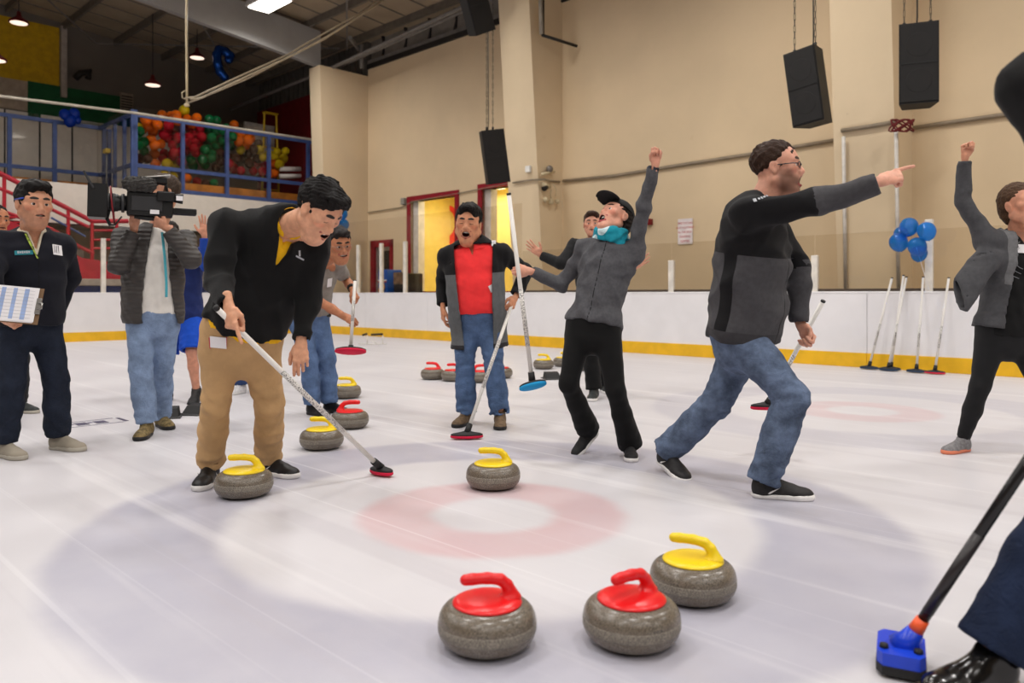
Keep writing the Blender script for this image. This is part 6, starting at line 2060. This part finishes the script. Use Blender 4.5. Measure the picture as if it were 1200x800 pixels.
# machines behind the glass by the door
mp_ = on_t(457, 400, 12.9) * [1, 1, 0]
o = thing('vending_machine', 'blue vending machine with orange picture behind the rink glass', 'machine', mp_); o['_base'] = tuple(mp_)
MB().box(mp_ + [0, 0, .85], (.40, .5, 1.72), RW, .02).build('cabinet', mat('machine_blue', (24, 84, 176), .4), o)
MB().box(mp_ + RW @ np.array([0, -.26, 1.42]), (.38, .02, .035), RW).build('stripe', white_tag, o)
MB().box(mp_ + RW @ np.array([0, -.26, 1.38]), (.38, .02, .03), RW).build('stripe', red_ink, o)
m_ = MB(); m_.prism([(-.14, .05), (-.06, .22), (0, .1), (.1, .24), (.14, .12), (.04, -.04), (.02, -.12), (-.06, -.1)], 0, .02, mp_ + RW @ np.array([0, -.27, 1.1]), np.stack([RW[:, 0], Z, -RW[:, 1]], 1)); m_.build('picture', mat('picture_orange', (220, 150, 50), .5), o)
mp_ = on_t(478.5, 400, 12.95) * [1, 1, 0]
o = thing('arcade_machine', 'dark machine with tan screen panel behind the rink glass beside the blue one', 'machine', mp_); o['_base'] = tuple(mp_)
MB().box(mp_ + [0, 0, .8], (.62, .5, 1.6), RW, .02).build('cabinet', mat('machine_black', (24, 24, 30), .4), o)
MB().box(mp_ + RW @ np.array([0, -.26, 1.47]), (.60, .02, .32), RW).build('panel', mat('panel_tan', (120, 96, 76), .5, var=.5, vs=8), o)

# ================================================================== BALLOONS
def balloon_mat(name, col, trans=.25):
    k = NT(name)
    k.base(lin(col), .12, 0, .6)
    k.b.inputs['Transmission Weight'].default_value = trans
    k.b.inputs['IOR'].default_value = 1.05
    k.b.inputs['Coat Weight'].default_value = .5
    return k.m
def balloon_mesh():
    prof = []
    for i in range(13):
        a = math.pi * i / 12
        z = -math.cos(a); r = max(math.sin(a), .001) * (1 - .10 * (1 - z) * .5)
        prof.append((r, z * (1.06 if z < 0 else 1.0)))
    prof = [(.05, -1.16), (.02, -1.08)] + prof[1:]
    return prof
BP = balloon_mesh()
_bm = {}
def balloon(p, r, colname, label, group, tilt=0):
    if colname not in _bm:
        m_ = MB(); m_.lathe(BP, 16); o = m_.build('balloon', BCOL[colname], None, True); _bm[colname] = o
    else:
        o = _bm[colname].copy(); C.objects.link(o)
    o.location = tuple(p); o.scale = (r, r, r); o.rotation_euler = (random.uniform(-.5, .5) + tilt, random.uniform(-.5, .5), random.uniform(0, 6))
    return tag(o, label, 'balloon', group)
BCOL = {'blue': balloon_mat('balloon_blue', (40, 140, 230), .7), 'deep blue': balloon_mat('balloon_deep_blue', (12, 50, 150), .3), 'red': balloon_mat('balloon_red', (178, 16, 40)), 'orange': balloon_mat('balloon_orange', (232, 110, 20)),
        'green': balloon_mat('balloon_green', (14, 110, 62)), 'yellow': balloon_mat('balloon_yellow', (206, 180, 24)), 'brown': balloon_mat('balloon_brown', (74, 44, 36))}
for x, y, r, n_ in ((1065, 266, .125, 'top'), (1086, 271, .122, 'right'), (1053, 284, .125, 'left'), (1075, 289, .125, 'lower middle'), (1056, 274, .10, 'rear left'), (1077, 297, .11, 'bottom')):
    balloon(on_t(x, y, T_BOARD - .35 + (.15 if 'rear' in n_ or n_ == 'bottom' else 0)), r, 'blue', 'blue balloon of the cluster above the leaning brooms, %s one' % n_, 'blue balloons above the brooms')
for x, y, r, n_ in ((401, 250, .17, 'top'), (392, 258, .17, 'left'), (403, 263, .16, 'right'), (395, 269, .16, 'bottom')):
    balloon(on_s(x, y, S_END + .12), r * .97, 'blue', 'blue balloon of the cluster above the grey polo man, %s one' % n_, 'blue balloons by the far corner')
for x, y, r, n_ in ((76, 134, .15, 'left'), (87, 133, .15, 'right'), (82, 142, .16, 'bottom'), (91, 141, .10, 'smallest')):
    balloon(on_s(x, y, MS2 + .25), r, 'deep blue', 'dark blue balloon of the small cluster on the mezzanine rail, %s one' % n_, 'blue balloons on the mezzanine rail')
sp_list = [('orange', [(170, 141), (179, 140), (169, 150), (181, 154), (174, 147), (184, 146), (195, 134), (202, 135), (208, 134), (219, 139), (228, 139), (210, 143), (224, 146), (199, 145), (188, 168), (181, 170), (183, 181), (182, 192), (178, 164), (219, 209), (206, 142),
                       (277, 146), (278, 155), (284, 158), (281, 165), (289, 165), (296, 163), (289, 172), (287, 158), (322, 192), (321, 203), (272, 160)]),
           ('red', [(194, 148), (200, 157), (206, 151), (199, 161), (202, 170), (204, 179), (194, 180), (201, 183), (210, 180), (191, 158), (219, 168), (225, 156), (233, 151), (236, 161), (227, 168), (231, 178), (224, 150), (217, 176), (221, 162), (209, 162), (224, 174), (190, 186), (234, 170), (213, 187),
                    (275, 197), (281, 200), (302, 191), (309, 194), (297, 200), (307, 201), (270, 190), (231, 213), (274, 186)]),
           ('green', [(245, 140), (254, 141), (246, 151), (253, 153), (246, 162), (238, 176), (245, 174), (255, 170), (250, 180), (247, 185), (236, 187), (226, 194), (240, 192), (260, 165), (258, 154), (273, 160), (271, 170), (264, 172), (265, 150), (169, 166), (163, 170), (169, 177), (161, 162), (222, 187), (162, 154), (251, 215), (267, 160)]),
           ('brown', [(173, 186), (163, 186), (209, 161), (260, 180), (259, 190), (272, 188), (284, 184), (292, 179), (301, 184), (292, 191), (297, 175), (301, 168), (253, 196), (265, 184), (208, 148), (241, 216)]),
           ('yellow', [(196, 192), (206, 193), (203, 207), (212, 132), (303, 176), (308, 184), (280, 176), (326, 178), (323, 185), (331, 186), (325, 193), (318, 180), (331, 178), (163, 150), (193, 205)])]
heap = []
for cn, pts in sp_list:
    for i, (x, y) in enumerate(pts):
        heap.append((cn, on_s(x, y, MS1 - .62 - (i * 7919 % 5) * .12), random.uniform(.128, .152)))
hp_ = np.array([h_[1] for h_ in heap]); hr_ = np.array([h_[2] for h_ in heap])
for it in range(60):                                   # let the balloons push one another apart, mostly in depth
    dv = hp_[:, None] - hp_[None]; dd = np.linalg.norm(dv, axis=2) + np.eye(len(hp_))
    ov = np.maximum(hr_[:, None] + hr_[None] - dd - .01, 0) * (1 - np.eye(len(hp_)))
    mv = (dv / dd[..., None] * ov[..., None]).sum(1) * .35
    a_ = mv @ np.array([UX, UY, 0])
    sgn_ = np.sign((dv @ np.array([UX, UY, 0]) + 1e-3 * (np.arange(len(hp_))[:, None] - np.arange(len(hp_))[None])) * ov).sum(1)
    mv = mv * .35 + np.outer(np.clip(a_ + .02 * np.sign(sgn_) * (ov.sum(1) > .01), -.05, .05), [UX, UY, 0])
    hp_ += mv
    sv = hp_ @ np.array([UX, UY, 0]); hp_ += np.outer(np.clip(sv, MS1 - 3.2, MS1 - .32) - sv, [UX, UY, 0])
if True:
    for (cn, _, r_), p in zip(heap, hp_):
        balloon(p, r_, cn, '%s balloon packed in the colourful heap behind the mezzanine glass' % cn, '%s balloons behind the mezzanine glass' % cn)
# weight string and post for the right cluster
tag(MB().tube([on_t(1089, 340, T_BOARD + .02), on_t(1074, 290, T_BOARD - .3)], .004, 4).build('balloon_string', white_tag), 'thin string tying the blue balloons to the rink post', 'string')
# foil balloon streamer under the roof
fp = [on_s(x, y, -21.8) for x, y in ((263, 90), (258, 84), (255, 74), (254, 64), (257, 58), (264, 60), (270, 65), (268, 70))]
g = Grid(np.min(fp, 0) - .2, np.max(fp, 0) + .2, .03)
for a, b in zip(fp[:-1], fp[1:]): g.u(cone(a, b, .12, .12), .05)
V, Q = g.mesh(1); tag(mesh_obj('foil_balloon', V, Q, mat('foil_blue', (20, 70, 150), .2, .7)), 'curved blue foil balloon floating under the dark roof', 'balloon')

# ================================================================== MEZZANINE THINGS
for x, y, lab in ((22, 26, 'red pendant lamp above the yellow wall panel'), (179, 99, 'red pendant lamp above the middle of the mezzanine'), (231, 67, 'red pendant lamp nearest the hanging cable'), (-4, 70, 'red pendant lamp cut off by the left edge')):
    c = on_s(x, y, -22.6)
    o = thing('pendant_lamp', lab, 'lamp', c, 0, 'red pendant lamps'); o['_base'] = tuple(c)
    MB().lathe([(.225, -.02), (.23, .0), (.215, .03), (.12, .10), (.06, .16), (.05, .26), (.02, .27)], 24, c).build('shade', mat('lamp_red', (96, 12, 16), .4), o, True)
    MB().lathe([(.01, -.03), (.19, -.028), (.20, -.01), (.01, -.005)], 24, c).build('diffuser', emit('lamp_disc', (255, 226, 206), 1.3), o, True)
    s_, t_ = st(c)
    MB().tube([c + [0, 0, .26], (c[0], c[1], roof_z(t_) - .05)], .012, 6).build('rod', dark_steel, o, True)
hp = on_s(219, 122, -17.0)
o = thing('hanging_cable', 'cream cable drop with plug hanging from the roof in front of the balloons', 'cable', hp); o['_base'] = tuple(hp)
MB().tube([hp, hp + [0, 0, .5], (hp[0] - .01, hp[1], hp[2] + 1.6), (hp[0], hp[1], 9.0)], .026, 8).build('cord', cream, o, True)
MB().box(hp + [0, 0, -.02], (.10, .07, .06), I3, .01).build('plug', cream, o)
MB().tube([hp + [.0, 0, .10], hp + [-.10, 0, .14], hp + [-.11, 0, .25], hp + [0, 0, .32]], .012, 6).build('loop', cream, o, True)
cbl = [on_s(x, y, -15.0) for x, y in ((232, 116), (290, 92), (340, 66), (380, 46), (420, 20), (462, -8))]
cbl = [hp + [.02, 0, .03]] + cbl
for i, (dx, dz) in enumerate(((0, 0), (.06, .05), (-.05, .07))):
    wire('pale cable bundle strung diagonally under the roof, strand %s' % ('nearest', 'upper', 'lower')[i], [p + np.array([dx * (1 + .3 * math.sin(j * 2)), 0, dz * (1 + .5 * math.cos(j * 3))]) for j, p in enumerate(cbl)], .020, 'cable_strand', mat('cable_tan', (168, 154, 130), .5), 'cable')
# step ladder
lb = on_s(317, 160, MS1 - 1.6); lb[2] = 3.74
o = thing('step_ladder', 'yellow step ladder standing on the mezzanine against the red wall', 'ladder', lb); o['_base'] = tuple(lb)
ly = mat('ladder_yellow', (212, 176, 24), .5)
hl_ = on_s(317, 133, MS1 - 1.6)[2] - 3.74
for s_ in (-1, 1):
    MB().tube([lb + RW @ np.array([0, s_ * .30, 0]), lb + RW @ np.array([.0, s_ * .20, hl_])], .035, 4).build('rail', ly, o)
for i in range(7): MB().tube([lb + RW @ np.array([0, -.29 + .013 * i, .25 + i * .33]), lb + RW @ np.array([0, .29 - .013 * i, .25 + i * .33])], .028, 4).build('step', ly, o)
MB().box(lb + [0, 0, hl_], (.2, .45, .04), RW).build('top', ly, o)
for i, (x0, x1, y) in enumerate(((328, 352, 198), (328, 352, 206.5))):
    wire('white roll lying on the mezzanine behind the glass, %s one' % ('upper', 'lower')[i], [on_s(x0, y, MS1 - .45), on_s(x1, y, MS1 - .45)], .075, 'paper_roll', white_tag, 'roll')
wb = on_s(304, 175, MS1 - 2.0)
tag(MB().box(wb, (.08, 1.0, 1.6), RW).build('display_board', mat('board_grey', (170, 164, 158), .6)), 'pale board standing behind the balloons near the red wall', 'board')
ab = on_s(125, 177, MS2 + .9)
o = thing('pole_sensor', 'thin pole with small tan box standing before the mezzanine corner', 'pole', ab); o['_base'] = tuple(ab)
MB().tube([ab, ab - [0, 0, 1.2]], .025, 6).build('pole', grey_steel, o, True)
MB().box(ab, (.24, .12, .12), RW, .01).build('box', mat('sensor_tan', (190, 160, 70), .5), o)
tag(MB().tube([on_s(88, 92, S_FAR + .4), on_s(94, 86, S_FAR + .5), on_s(105, 84, S_FAR + .4), on_s(103, 92, S_FAR + .4)], .10, 7).build('wall_speaker', dark_steel, None, True), 'small dark bracketed fitting on the end wall beside the yellow panel', 'fitting')
